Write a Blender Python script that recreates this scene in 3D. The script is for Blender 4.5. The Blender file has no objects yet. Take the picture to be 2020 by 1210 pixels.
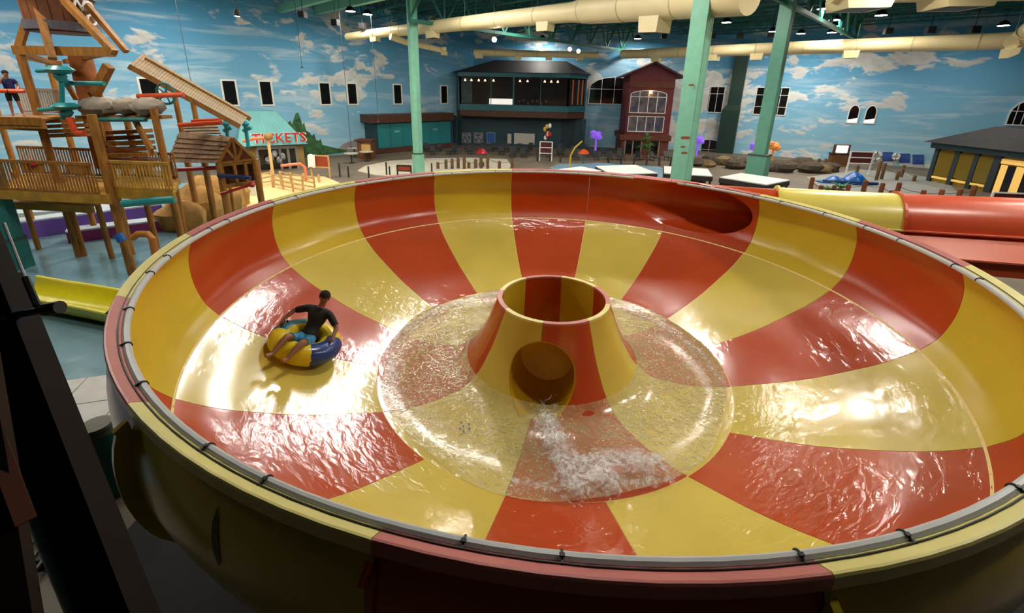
import bpy, bmesh, math, random
import numpy as np
from mathutils import Vector, Matrix, Euler
random.seed(7)
S = bpy.context.scene
COL = S.collection
PI = math.pi

# ------------------------------------------------------------------ camera
FPX, PIT, ROLL, YAW = 888.7021, 0.3133, 0.0209, -0.1047     # focal length in pixels of a 2020 px wide frame
PPX, PPY = 1009.6, 464.57
CAM = np.array([0.0, -7.9069, 2.4217])
_w = np.array([math.sin(YAW)*math.cos(PIT), math.cos(YAW)*math.cos(PIT), -math.sin(PIT)])
_r = np.cross(_w, [0, 0, 1]); _r /= np.linalg.norm(_r); _u = np.cross(_r, _w)
_R = math.cos(ROLL)*_r+math.sin(ROLL)*_u
_U = -math.sin(ROLL)*_r+math.cos(ROLL)*_u
cd = bpy.data.cameras.new('camera'); cam = bpy.data.objects.new('camera', cd); COL.objects.link(cam)
cd.sensor_width = 36.0; cd.lens = FPX/2020*36.0
cd.shift_x = -(PPX-1010)/2020; cd.shift_y = (PPY-605)/2020
cd.clip_start = 0.05; cd.clip_end = 400
M = Matrix(((_R[0], _U[0], -_w[0], CAM[0]), (_R[1], _U[1], -_w[1], CAM[1]), (_R[2], _U[2], -_w[2], CAM[2]), (0, 0, 0, 1)))
cam.matrix_world = M
S.camera = cam

# ------------------------------------------------------------------ world, view
wd = bpy.data.worlds.new('world'); S.world = wd; wd.use_nodes = True
wd.node_tree.nodes['Background'].inputs[0].default_value = (0.45, 0.55, 0.65, 1)
wd.node_tree.nodes['Background'].inputs[1].default_value = 0.3
S.view_settings.view_transform = 'Standard'; S.view_settings.look = 'None'
S.view_settings.exposure = 0.0; S.view_settings.gamma = 1.0; S.view_settings.use_curve_mapping = False
LAMP_W = 320.0     # emission of the high-bay lamps

FL = -5.4         # hall floor; z = 0 is the rim of the bowl
def ray(x, y): return _w+(x-PPX)/FPX*_R-(y-PPY)/FPX*_U
def atz(x, y, z):
    d = ray(x, y); return CAM+(z-CAM[2])/d[2]*d
def aty(x, y, Y):
    d = ray(x, y); return CAM+(Y-CAM[1])/d[1]*d
def atd(x, y, D): return CAM+D*ray(x, y)
def onp(x, y, p0, n):
    d = ray(x, y); p0 = np.array(p0, float); n = np.array(n, float)
    return CAM+((p0-CAM)@n)/(d@n)*d
def zat(P, y):    # height above point P (x, y kept) that is seen on image row y
    lo, hi = -30.0, 60.0
    for _ in range(50):
        m = (lo+hi)/2; d = np.array([P[0], P[1], m])-CAM
        if PPY-FPX*(d@_U)/(d@_w) > y: lo = m
        else: hi = m
    return lo

# ------------------------------------------------------------------ materials
def lin(c):
    return tuple((v/255/12.92 if v/255 <= 0.04045 else ((v/255+0.055)/1.055)**2.4) for v in c)
MATS = {}
def mat(name, rgb, rough=0.5, metal=0.0, var=0.0, vscale=3.0, bump=0.0, bscale=20.0, emit=0.0, spec=0.5, rgb2=None, stretch=(1, 1, 1), coat=0.0, alpha=1.0):
    if name in MATS: return MATS[name]
    m = bpy.data.materials.new(name); m.use_nodes = True; nt = m.node_tree; b = nt.nodes['Principled BSDF']
    c = lin(rgb)
    b.inputs['Base Color'].default_value = (*c, 1); b.inputs['Roughness'].default_value = rough
    b.inputs['Metallic'].default_value = metal; b.inputs['Specular IOR Level'].default_value = spec
    b.inputs['Coat Weight'].default_value = coat; b.inputs['Alpha'].default_value = alpha
    if emit:
        b.inputs['Emission Color'].default_value = (*c, 1); b.inputs['Emission Strength'].default_value = emit
    if var or bump or rgb2:
        tc = nt.nodes.new('ShaderNodeTexCoord'); mp = nt.nodes.new('ShaderNodeMapping')
        mp.inputs['Scale'].default_value = stretch
        nt.links.new(tc.outputs['Object'], mp.inputs[0])
    if var or rgb2:
        n = nt.nodes.new('ShaderNodeTexNoise'); n.inputs['Scale'].default_value = vscale; n.inputs['Detail'].default_value = 5
        nt.links.new(mp.outputs[0], n.inputs['Vector'])
        r = nt.nodes.new('ShaderNodeValToRGB')
        c2 = lin(rgb2) if rgb2 else tuple(v*(1-var) for v in c)
        c1 = c if rgb2 else tuple(min(1, v*(1+var*0.6)) for v in c)
        r.color_ramp.elements[0].position = 0.35; r.color_ramp.elements[1].position = 0.65
        r.color_ramp.elements[0].color = (*c2, 1); r.color_ramp.elements[1].color = (*c1, 1)
        nt.links.new(n.outputs['Fac'], r.inputs[0]); nt.links.new(r.outputs[0], b.inputs['Base Color'])
        if emit: nt.links.new(r.outputs[0], b.inputs['Emission Color'])
    if bump:
        n2 = nt.nodes.new('ShaderNodeTexNoise'); n2.inputs['Scale'].default_value = bscale; n2.inputs['Detail'].default_value = 4
        nt.links.new(mp.outputs[0], n2.inputs['Vector'])
        bp = nt.nodes.new('ShaderNodeBump'); bp.inputs['Strength'].default_value = bump; bp.inputs['Distance'].default_value = 0.05
        nt.links.new(n2.outputs['Fac'], bp.inputs['Height']); nt.links.new(bp.outputs[0], b.inputs['Normal'])
    MATS[name] = m
    return m

def gelcoat(name, rgb, wet):
    """glossy fibreglass; where wet, a thin running film of water roughens the reflection"""
    m = bpy.data.materials.new(name); m.use_nodes = True; nt = m.node_tree; b = nt.nodes['Principled BSDF']
    c = lin(rgb); L = nt.links.new
    tc = nt.nodes.new('ShaderNodeTexCoord')
    n = nt.nodes.new('ShaderNodeTexNoise'); n.inputs['Scale'].default_value = 0.9; n.inputs['Detail'].default_value = 4
    L(tc.outputs['Object'], n.inputs['Vector'])
    r = nt.nodes.new('ShaderNodeValToRGB'); r.color_ramp.elements[0].position = 0.3; r.color_ramp.elements[1].position = 0.7
    r.color_ramp.elements[0].color = (*[v*0.93 for v in c], 1); r.color_ramp.elements[1].color = (*[min(1, v*1.05) for v in c], 1)
    L(n.outputs['Fac'], r.inputs[0]); L(r.outputs[0], b.inputs['Base Color'])
    b.inputs['Roughness'].default_value = 0.22; b.inputs['Specular IOR Level'].default_value = 0.5
    if wet:
        b.inputs['Roughness'].default_value = 0.16
        b.inputs['Coat Weight'].default_value = 0.45; b.inputs['Coat Roughness'].default_value = 0.09
        # polar coordinates: streaks run round the bowl
        sp = nt.nodes.new('ShaderNodeSeparateXYZ'); L(tc.outputs['Object'], sp.inputs[0])
        at = nt.nodes.new('ShaderNodeMath'); at.operation = 'ARCTAN2'; L(sp.outputs[1], at.inputs[0]); L(sp.outputs[0], at.inputs[1])
        ln = nt.nodes.new('ShaderNodeVectorMath'); ln.operation = 'LENGTH'; L(tc.outputs['Object'], ln.inputs[0])
        cb = nt.nodes.new('ShaderNodeCombineXYZ'); L(at.outputs[0], cb.inputs[0]); L(ln.outputs['Value'], cb.inputs[1]); L(sp.outputs[2], cb.inputs[2])
        mp = nt.nodes.new('ShaderNodeMapping'); mp.inputs['Scale'].default_value = (16.0, 7.0, 2.0); L(cb.outputs[0], mp.inputs[0])
        n1 = nt.nodes.new('ShaderNodeTexNoise'); n1.inputs['Scale'].default_value = 1.0; n1.inputs['Detail'].default_value = 3; n1.inputs['Distortion'].default_value = 0.8
        L(mp.outputs[0], n1.inputs['Vector'])
        n3 = nt.nodes.new('ShaderNodeTexNoise'); n3.inputs['Scale'].default_value = 0.55; n3.inputs['Detail'].default_value = 3
        L(tc.outputs['Object'], n3.inputs['Vector'])
        mk = nt.nodes.new('ShaderNodeMapRange'); mk.inputs[1].default_value = 0.40; mk.inputs[2].default_value = 0.60; L(n3.outputs['Fac'], mk.inputs[0])
        ml = nt.nodes.new('ShaderNodeMath'); ml.operation = 'MULTIPLY'; L(n1.outputs['Fac'], ml.inputs[0]); L(mk.outputs[0], ml.inputs[1])
        bp = nt.nodes.new('ShaderNodeBump'); bp.inputs['Strength'].default_value = 0.55; bp.inputs['Distance'].default_value = 0.035
        L(ml.outputs[0], bp.inputs['Height']); L(bp.outputs[0], b.inputs['Coat Normal']); 
        bp2 = nt.nodes.new('ShaderNodeBump'); bp2.inputs['Strength'].default_value = 0.2; bp2.inputs['Distance'].default_value = 0.03
        L(ml.outputs[0], bp2.inputs['Height']); L(bp2.outputs[0], b.inputs['Normal'])
    MATS[name] = m
    return m

def sky_mural():
    m = bpy.data.materials.new('painted_sky_mural'); m.use_nodes = True; nt = m.node_tree; b = nt.nodes['Principled BSDF']; L = nt.links.new
    b.inputs['Roughness'].default_value = 0.75; b.inputs['Specular IOR Level'].default_value = 0.2
    g = nt.nodes.new('ShaderNodeNewGeometry')
    def noise(scale, sc, det, rough, dist=0.0, off=(0, 0, 0)):
        mp = nt.nodes.new('ShaderNodeMapping'); mp.inputs['Scale'].default_value = sc; mp.inputs['Location'].default_value = off
        L(g.outputs['Position'], mp.inputs[0])
        n = nt.nodes.new('ShaderNodeTexNoise'); n.inputs['Scale'].default_value = scale; n.inputs['Detail'].default_value = det
        n.inputs['Roughness'].default_value = rough; n.inputs['Distortion'].default_value = dist
        L(mp.outputs[0], n.inputs['Vector']); return n.outputs['Fac']
    def rng(v, a, c, o0=0.0, o1=1.0):
        r = nt.nodes.new('ShaderNodeMapRange'); r.inputs[1].default_value = a; r.inputs[2].default_value = c
        r.inputs[3].default_value = o0; r.inputs[4].default_value = o1; L(v, r.inputs[0]); return r.outputs[0]
    def mth(op, a, c):
        n = nt.nodes.new('ShaderNodeMath'); n.operation = op
        for i, v in enumerate((a, c)):
            if isinstance(v, (int, float)): n.inputs[i].default_value = v
            else: L(v, n.inputs[i])
        return n.outputs[0]
    def mix(f, a, c):
        n = nt.nodes.new('ShaderNodeMixRGB')
        for i, v in enumerate((f, a, c)):
            if isinstance(v, tuple): n.inputs[i].default_value = (*lin(v), 1)
            else: L(v, n.inputs[i])
        return n.outputs[0]
    sep = nt.nodes.new('ShaderNodeSeparateXYZ'); L(g.outputs['Position'], sep.inputs[0])
    sky = mix(rng(sep.outputs[2], -4.5, 8.5), (148, 200, 226), (84, 160, 208))
    cum = noise(0.25, (1, 1, 2.1), 10, 0.56, 0.3, (3.1, 1.7, 0.4))
    big = noise(0.05, (1, 1, 2.6), 2, 0.5, 0.0, (9.0, 2.0, 1.0))
    v = mth('ADD', cum, mth('MULTIPLY', mth('SUBTRACT', big, 0.5), 0.55))
    puff = rng(v, 0.56, 0.615, 0.0, 0.92)
    shade = rng(noise(0.25, (1, 1, 2.1), 10, 0.56, 0.3, (3.1, 1.7, 0.9)), 0.46, 0.66)
    cloud = mix(shade, (240, 240, 236), (206, 204, 202))
    st = noise(0.10, (1, 1, 7.5), 6, 0.6, 0.9, (0, 4, 2))
    wisp = rng(st, 0.50, 0.72, 0.0, 0.75)
    c1 = mix(wisp, sky, (214, 229, 236))
    c2 = mix(puff, c1, cloud)
    L(c2, b.inputs['Base Color'])
    MATS['sky'] = m
    return m

def water_mat(name, tint, foam_lo, foam_hi, scale, strength, clear=0.75, rough=0.06):
    m = bpy.data.materials.new(name); m.use_nodes = True; nt = m.node_tree; L = nt.links.new
    b = nt.nodes['Principled BSDF']; out = nt.nodes['Material Output']
    tc = nt.nodes.new('ShaderNodeTexCoord')
    n = nt.nodes.new('ShaderNodeTexNoise'); n.inputs['Scale'].default_value = scale; n.inputs['Detail'].default_value = 6; n.inputs['Distortion'].default_value = 1.2
    L(tc.outputs['Object'], n.inputs['Vector'])
    bp = nt.nodes.new('ShaderNodeBump'); bp.inputs['Strength'].default_value = strength; bp.inputs['Distance'].default_value = 0.08
    L(n.outputs['Fac'], bp.inputs['Height']); L(bp.outputs[0], b.inputs['Normal'])
    b.inputs['Base Color'].default_value = (*lin(tint), 1); b.inputs['Roughness'].default_value = 0.4; b.inputs['Specular IOR Level'].default_value = 0.2
    n2 = nt.nodes.new('ShaderNodeTexNoise'); n2.inputs['Scale'].default_value = scale*1.7; n2.inputs['Detail'].default_value = 7; n2.inputs['Distortion'].default_value = 2.0
    L(tc.outputs['Object'], n2.inputs['Vector'])
    mr = nt.nodes.new('ShaderNodeMapRange'); mr.inputs[1].default_value = foam_lo; mr.inputs[2].default_value = foam_hi
    mr.inputs[3].default_value = 1-clear; mr.inputs[4].default_value = 0.95
    L(n2.outputs['Fac'], mr.inputs[0])
    tr = nt.nodes.new('ShaderNodeBsdfTransparent'); gl = nt.nodes.new('ShaderNodeBsdfGlossy'); gl.inputs['Roughness'].default_value = rough
    L(bp.outputs[0], gl.inputs['Normal'])
    fr = nt.nodes.new('ShaderNodeFresnel'); fr.inputs[0].default_value = 1.16; L(bp.outputs[0], fr.inputs['Normal'])
    m1 = nt.nodes.new('ShaderNodeMixShader'); L(fr.outputs[0], m1.inputs[0]); L(tr.outputs[0], m1.inputs[1]); L(gl.outputs[0], m1.inputs[2])
    m2 = nt.nodes.new('ShaderNodeMixShader'); L(mr.outputs[0], m2.inputs[0]); L(m1.outputs[0], m2.inputs[1]); L(b.outputs[0], m2.inputs[2])
    L(m2.outputs[0], out.inputs['Surface'])
    MATS[name] = m
    return m

def glass_mat(name, tint, clear):
    m = bpy.data.materials.new(name); m.use_nodes = True; nt = m.node_tree; L = nt.links.new
    b = nt.nodes['Principled BSDF']; b.inputs['Base Color'].default_value = (*lin(tint), 1); b.inputs['Roughness'].default_value = 0.06
    tr = nt.nodes.new('ShaderNodeBsdfTransparent'); mx = nt.nodes.new('ShaderNodeMixShader'); mx.inputs[0].default_value = clear
    L(b.outputs[0], mx.inputs[1]); L(tr.outputs[0], mx.inputs[2]); L(mx.outputs[0], nt.nodes['Material Output'].inputs['Surface'])
    MATS[name] = m
    return m

SKY = sky_mural()
YEL = gelcoat('yellow_gelcoat', (208, 180, 50), False)
RED = gelcoat('orange_red_gelcoat', (184, 66, 22), False)
YELW = gelcoat('yellow_gelcoat_wet', (214, 192, 88), True)
REDW = gelcoat('orange_red_gelcoat_wet', (188, 76, 38), True)
YFL = mat('yellow_flange', (226, 212, 128), 0.4, var=0.06)
RFL = mat('red_flange_sheen', (196, 112, 104), 0.4, var=0.08)  # red flange with its white sheen put into the colour
CAULK = mat('seam_caulk', (240, 214, 140), 0.5)
WHITE = mat('white_paint', (232, 232, 228), 0.5)
GREYP = mat('grey_pipe', (196, 198, 198), 0.35)
BLACK = mat('black_plastic', (14, 14, 16), 0.5)
TEAL = mat('teal_steel', (132, 196, 168), 0.45, var=0.08, vscale=2)
TEALD = mat('dark_teal_paint', (36, 112, 108), 0.5, var=0.1)
DGREEN = mat('dark_green_paint', (14, 52, 44), 0.5)
JOIST = mat('joist_green', (40, 108, 96), 0.5)
DECKM = mat('roof_deck_blue', (28, 66, 84), 0.7, var=0.15)
DUCT = mat('cream_duct', (226, 208, 160), 0.45, var=0.05, vscale=0.6)
WOOD = mat('honey_timber', (158, 104, 36), 0.55, var=0.3, vscale=2.5, stretch=(3, 3, 0.6))
WOODD = mat('dark_timber', (112, 66, 26), 0.6, var=0.3, vscale=3)
TAN = mat('tan_shingle', (204, 176, 138), 0.7, var=0.25, vscale=5)
SHING = mat('grey_brown_shingle', (140, 108, 74), 0.75, var=0.3, vscale=5)
BROWNB = mat('brown_board', (120, 74, 44), 0.65, var=0.25, vscale=4)
ROCK = mat('grey_rock', (150, 138, 124), 0.85, var=0.35, vscale=1.6, bump=0.8, bscale=3)
ROCKT = mat('tan_rock', (168, 126, 62), 0.85, var=0.3, vscale=1.4, bump=0.8, bscale=3)
ORANGE = mat('orange_plastic', (226, 84, 30), 0.35)
REDP = mat('red_plastic', (176, 28, 36), 0.35)
TEALP = mat('teal_plastic', (34, 136, 142), 0.35)
BLUEP = mat('blue_plastic', (36, 92, 168), 0.3)
NAVY = mat('navy_plastic', (26, 48, 92), 0.4)
PURP = mat('purple_paint', (104, 74, 160), 0.5)
MAGE = mat('magenta_paint', (124, 34, 92), 0.5)
CONC = mat('tan_concrete', (116, 104, 88), 0.6, var=0.22, vscale=0.35)
CREAM = mat('pale_concrete', (206, 198, 180), 0.6, var=0.06, vscale=0.5)
WETF = mat('wet_blue_grey_floor', (112, 144, 156), 0.18, var=0.15, vscale=0.5, bump=0.35, bscale=2.2)
LBLUE = mat('pale_blue_pool', (150, 192, 216), 0.2, var=0.1, vscale=0.5, bump=0.2, bscale=3)
ROOFD = mat('dark_roof', (44, 42, 46), 0.7, var=0.2, vscale=1.5)
BURG = mat('burgundy_siding', (108, 34, 44), 0.6, var=0.12, vscale=1.5)
BRICK = mat('brown_brick_paint', (104, 52, 34), 0.65, var=0.2, vscale=3)
BWOOD = mat('brown_fascia', (84, 48, 32), 0.6, var=0.2)
RTEAL = mat('restaurant_teal', (40, 104, 116), 0.5, var=0.1, vscale=0.6)
RTEALD = mat('restaurant_dark_teal', (30, 64, 76), 0.55, var=0.15, vscale=0.6)
STEALR = mat('seafoam_roof', (112, 178, 180), 0.5, var=0.08, vscale=0.8)
OLIVE = mat('olive_wood_wall', (150, 122, 62), 0.6, var=0.2, vscale=2)
DGLASS = glass_mat('dark_glass', (22, 20, 20), 0.25)
SGLASS = glass_mat('shop_glass', (40, 44, 48), 0.55)
WARM = mat('warm_lamp', (255, 196, 130), 0.5, emit=14)
LAMP = mat('lamp_lens', (255, 247, 232), 0.5, emit=LAMP_W)
FLOOD = mat('flood_lens', (255, 238, 206), 0.5, emit=60)
LITW = mat('lit_white_panel', (255, 248, 236), 0.5, emit=3.0)
LITY = mat('lit_amber_room', (255, 206, 110), 0.5, emit=0.35)
LITP = mat('lit_purple_panel', (130, 86, 215), 0.5, emit=0.7)
DARKB = mat('dark_brown_steel', (26, 15, 11), 0.7, var=0.3, spec=0.15)
SKIN = mat('skin', (136, 88, 62), 0.5)
SKINL = mat('skin_light', (178, 124, 96), 0.5)
HAIR = mat('black_hair', (12, 10, 10), 0.7, bump=0.8, bscale=90)
SHIRT = mat('black_cloth', (14, 14, 17), 0.75, bump=0.3, bscale=30)
SHORT = mat('blue_swim_cloth', (24, 104, 156), 0.7, rgb2=(70, 160, 200), vscale=14)
LEAF = mat('green_leaf', (58, 112, 48), 0.6, var=0.4, vscale=4)
PINE = mat('painted_pine_green', (58, 104, 62), 0.8, var=0.5, vscale=1.4)
LAKE = mat('painted_lake', (120, 168, 196), 0.7, var=0.15, vscale=0.6)
MTN = mat('painted_mountain', (150, 138, 144), 0.8, var=0.2, vscale=0.6)

# ------------------------------------------------------------------ mesh helpers
ORG = {}
def V(*a): return np.array(a[0] if len(a) == 1 else a, float)
class MB:
    def __init__(s): s.v = []; s.f = []
    def add(s, vs, fs):
        o = len(s.v); s.v += [tuple(map(float, q)) for q in vs]; s.f += [tuple(i+o for i in q) for q in fs]; return s
    def box(s, c, sz, rz=0.0):
        c = V(c); hx, hy, hz = V(sz)/2; ca, sa = math.cos(rz), math.sin(rz); vs = []
        for z in (-hz, hz):
            for x, y in ((-hx, -hy), (hx, -hy), (hx, hy), (-hx, hy)): vs.append(c+V(x*ca-y*sa, x*sa+y*ca, z))
        return s.add(vs, [(3, 2, 1, 0), (4, 5, 6, 7), (0, 1, 5, 4), (1, 2, 6, 5), (2, 3, 7, 6), (3, 0, 4, 7)])
    def beam(s, p, q, w, h=None, up=(0, 0, 1)):
        h = h or w; p = V(p); q = V(q); d = q-p; L = np.linalg.norm(d)
        if L < 1e-6: return s
        d /= L; a = np.cross(d, up)
        if np.linalg.norm(a) < 1e-3: a = np.cross(d, (1, 0, 0))
        a /= np.linalg.norm(a); b = np.cross(a, d); a = a*w/2; b = b*h/2
        vs = [p-a-b, p+a-b, p+a+b, p-a+b, q-a-b, q+a-b, q+a+b, q-a+b]
        return s.add(vs, [(0, 1, 2, 3), (7, 6, 5, 4), (0, 4, 5, 1), (1, 5, 6, 2), (2, 6, 7, 3), (3, 7, 4, 0)])
    def tube(s, path, r, n=10, caps=True):
        P = [V(q) for q in path]; k = len(P); rs = r if isinstance(r, (list, tuple)) else [r]*k
        a = None; vs = []
        for i in range(k):
            d = P[min(i+1, k-1)]-P[max(i-1, 0)]; d = d/np.linalg.norm(d)
            if a is None:
                a = np.cross(d, (0, 0, 1))
                if np.linalg.norm(a) < 1e-2: a = np.cross(d, (1, 0, 0))
            a = a-d*(a@d); a /= np.linalg.norm(a); b = np.cross(d, a)
            for j in range(n):
                t = 2*PI*j/n; vs.append(P[i]+rs[i]*(math.cos(t)*a+math.sin(t)*b))
        fs = [(i*n+j, i*n+(j+1) % n, (i+1)*n+(j+1) % n, (i+1)*n+j) for i in range(k-1) for j in range(n)]
        if caps: fs += [tuple(range(n-1, -1, -1)), tuple(range((k-1)*n, k*n))]
        return s.add(vs, fs)
    def lathe(s, prof, a0=0, a1=2*PI, n=32, c=(0, 0, 0), closed=None):
        """closed profile ring swept round z; partial sweep gets end caps"""
        full = abs(a1-a0-2*PI) < 1e-6; m = len(prof); na = n if full else n+1; vs = []
        for i in range(na):
            t = a0+(a1-a0)*i/n
            for r, z in prof: vs.append((c[0]+r*math.cos(t), c[1]+r*math.sin(t), c[2]+z))
        fs = []; mm = m if closed else m-1
        for i in range(n):
            i2 = (i+1) % na
            for j in range(mm):
                j2 = (j+1) % m; fs.append((i*m+j, i2*m+j, i2*m+j2, i*m+j2))
        if closed and not full: fs += [tuple(range(m)), tuple(range((na-1)*m+m-1, (na-1)*m-1, -1))]
        return s.add(vs, fs)
    def prism(s, poly, d):
        """polygon of 3-D points extruded by vector d"""
        n = len(poly); P = [V(q) for q in poly]; d = V(d)
        vs = P+[q+d for q in P]
        fs = [tuple(range(n-1, -1, -1)), tuple(range(n, 2*n))]+[(i, (i+1) % n, (i+1) % n+n, i+n) for i in range(n)]
        return s.add(vs, fs)
    def ball(s, c, r, n=10, m=7, jit=0.0, rnd=None):
        c = V(c); r = V(r) if not isinstance(r, (int, float)) else V(r, r, r); vs = [c+V(0, 0, -r[2])]
        for i in range(1, m):
            ph = -PI/2+PI*i/m
            for j in range(n):
                t = 2*PI*j/n; k = 1+(rnd.uniform(-jit, jit) if jit else 0)
                vs.append(c+k*r*V(math.cos(ph)*math.cos(t), math.cos(ph)*math.sin(t), math.sin(ph)))
        vs.append(c+V(0, 0, r[2])); fs = []
        for j in range(n): fs.append((0, 1+(j+1) % n, 1+j))
        for i in range(m-2):
            for j in range(n): fs.append((1+i*n+j, 1+i*n+(j+1) % n, 1+(i+1)*n+(j+1) % n, 1+(i+1)*n+j))
        o = 1+(m-2)*n; e = len(vs)-1
        for j in range(n): fs.append((o+j, o+(j+1) % n, e))
        return s.add(vs, fs)
    def mesh(s, name, o=(0, 0, 0), smooth=False):
        me = bpy.data.meshes.new(name); o = V(o)
        me.from_pydata([tuple(V(q)-o) for q in s.v], [], s.f); me.validate(); fix(me, smooth); return me
    def build(s, name, m, parent=None, smooth=False, org=None):
        o = ORG.get(parent.name, (0, 0, 0)) if parent else (org if org is not None else (0, 0, 0))
        me = s.mesh(name, o, smooth); me.materials.append(m)
        ob = bpy.data.objects.new(name, me); COL.objects.link(ob)
        if parent:
            ob.parent = parent; ORG[ob.name] = o
        else:
            ob.location = o; ORG[ob.name] = o
        return ob
def fix(me, smooth=False, ang=35):
    bm = bmesh.new(); bm.from_mesh(me); bmesh.ops.recalc_face_normals(bm, faces=bm.faces)
    if smooth:
        for f in bm.faces: f.smooth = True
        for e in bm.edges:
            if len(e.link_faces) == 2 and e.calc_face_angle(0) > math.radians(ang): e.smooth = False
    bm.to_mesh(me); bm.free()
def thing(name, loc, label, cat, group=None):
    o = bpy.data.objects.new(name, None); o.empty_display_size = 0.2; COL.objects.link(o); o.location = tuple(map(float, loc))
    ORG[o.name] = tuple(map(float, loc)); return tag(o, label, cat, group)
def tag(o, label, cat=None, group=None, kind=None):
    o['label'] = label
    if cat: o['category'] = cat
    if group: o['group'] = group
    if kind: o['kind'] = kind
    return o
def struct(o): o['kind'] = 'structure'; return o
def place(name, me, parent, mw):
    """another piece that shares mesh data; mw is its matrix in world space"""
    o = bpy.data.objects.new(name, me); COL.objects.link(o); o.parent = parent
    o.matrix_local = Matrix.Translation(-Vector(ORG[parent.name])) @ mw
    ORG[o.name] = ORG[parent.name]
    return o
def copy_tree(o, parent=None):
    c = o.copy(); COL.objects.link(c); c.parent = parent
    for ch in o.children: copy_tree(ch, c)
    return c
def frame(p, x, z=(0, 0, 1)):
    x = Vector(x).normalized(); z = Vector(z); y = z.cross(x).normalized(); z = x.cross(y)
    return Matrix(((x.x, y.x, z.x, p[0]), (x.y, y.y, z.y, p[1]), (x.z, y.z, z.z, p[2]), (0, 0, 0, 1)))
def text_mesh(txt, size, depth, name):
    cu = bpy.data.curves.new(name, 'FONT'); cu.body = txt; cu.size = size; cu.extrude = depth; cu.align_x = 'CENTER'; cu.align_y = 'CENTER'
    cu.resolution_u = 2; cu.offset = 0.012*size
    ob = bpy.data.objects.new(name, cu); COL.objects.link(ob)
    dg = bpy.context.evaluated_depsgraph_get(); me = bpy.data.meshes.new_from_object(ob.evaluated_get(dg))
    bpy.data.objects.remove(ob); bpy.data.curves.remove(cu); return me
def boolean(ob, cutters, op='DIFFERENCE'):
    for c in cutters:
        md = ob.modifiers.new('cut', 'BOOLEAN'); md.object = c; md.operation = op; md.solver = 'EXACT'
    dg = bpy.context.evaluated_depsgraph_get(); me = bpy.data.meshes.new_from_object(ob.evaluated_get(dg))
    ob.modifiers.clear(); old = ob.data; ob.data = me; bpy.data.meshes.remove(old)
    fix(me, True)
    return ob

# ================================================================== the hall
AZ = math.radians(38.149)
UL = V(math.sin(AZ), math.cos(AZ), 0)            # along the left wall and the roof trusses
VL = V(math.cos(AZ), -math.sin(AZ), 0)           # across, into the hall
L0 = V(-25, 45, FL)
PA = L0+UL*((60-45)/UL[1]); PB = V(20, 60, FL)
DR = V(21.5, -9.6, 0); DR /= np.linalg.norm(DR); NR = V(DR[1], -DR[0], 0)
PL1 = PA-UL*85; PR1 = PB+DR*62; PR2 = V(48, -36, FL); PN2 = V(-18.5, -44, FL)
CEIL = 11.2
ring = [PA, PB, PR1, PR2, PN2, PL1]
cen = sum(ring)/len(ring)
def wall(name, a, b, m=SKY):
    n = np.cross(b-a, (0, 0, 1)); n /= np.linalg.norm(n)
    if n@(cen-a) > 0: n = -n
    return struct(MB().prism([a, b, b+V(0, 0, CEIL-FL), a+V(0, 0, CEIL-FL)], n*0.3).build(name, m))
wall_left = wall('wall_left', PL1, PA); wall_back = wall('wall_back', PA, PB); wall_right = wall('wall_right', PB, PR1)
DWALL = mat('dark_wall_paint', (38, 44, 50), 0.8)
wall('wall_far_right', PR1, PR2); wall('wall_rear', PR2, PN2, DWALL); wall('wall_near_left', PN2, PL1, DWALL)
floor = struct(MB().prism(ring, (0, 0, -0.3)).build('floor', CONC))
ceiling = struct(MB().prism([q+V(0, 0, CEIL-FL) for q in ring], (0, 0, 0.3)).build('ceiling', DECKM))

# dark disc on the floor: the shade under the bowl painted as colour
struct(MB().prism([V(8.6*math.cos(t)+1.0, 8.6*math.sin(t)-1.5, FL) for t in np.linspace(0, 2*PI, 41)[:-1]], (0, 0, .02)).build('floor_bowl_shade', mat('painted_bowl_shade', (26, 26, 28), .85, var=.2)))
# ground surfaces lying on the floor
def patch(name, pix, m, h, label=None, z=FL):
    pts = [atz(x, y, FL) for x, y in pix]
    for q in pts: q[2] = z
    o = MB().prism(pts, (0, 0, h)).build(name, m); struct(o)
    return o
sp = [V(-11, -6, FL), V(-8.5, 4, FL), V(-8, 13, FL), V(-13, 22, FL), V(-22, 27, FL), V(-31, 25, FL), V(-40, 14, FL), V(-50, -2, FL), V(-30, -8, FL)]
struct(MB().prism(sp, (0, 0, 0.04)).build('floor_splash_pool', WETF))
patch('floor_pale_plaza', [(705, 338), (720, 328), (770, 318), (850, 313), (930, 312), (1000, 315), (1010, 330), (960, 350), (820, 352), (740, 346)], CREAM, 0.05)
patch('floor_shallow_pool', [(1085, 332), (1100, 325), (1180, 322), (1300, 330), (1330, 342), (1280, 360), (1120, 352)], LBLUE, 0.06)
patch('floor_grey_plaza', [(1590, 350), (1700, 335), (1790, 342), (1870, 360), (1900, 392), (1780, 392), (1620, 372)], mat('grey_paving', (150, 150, 146), 0.6, var=0.12), 0.03)

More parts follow.
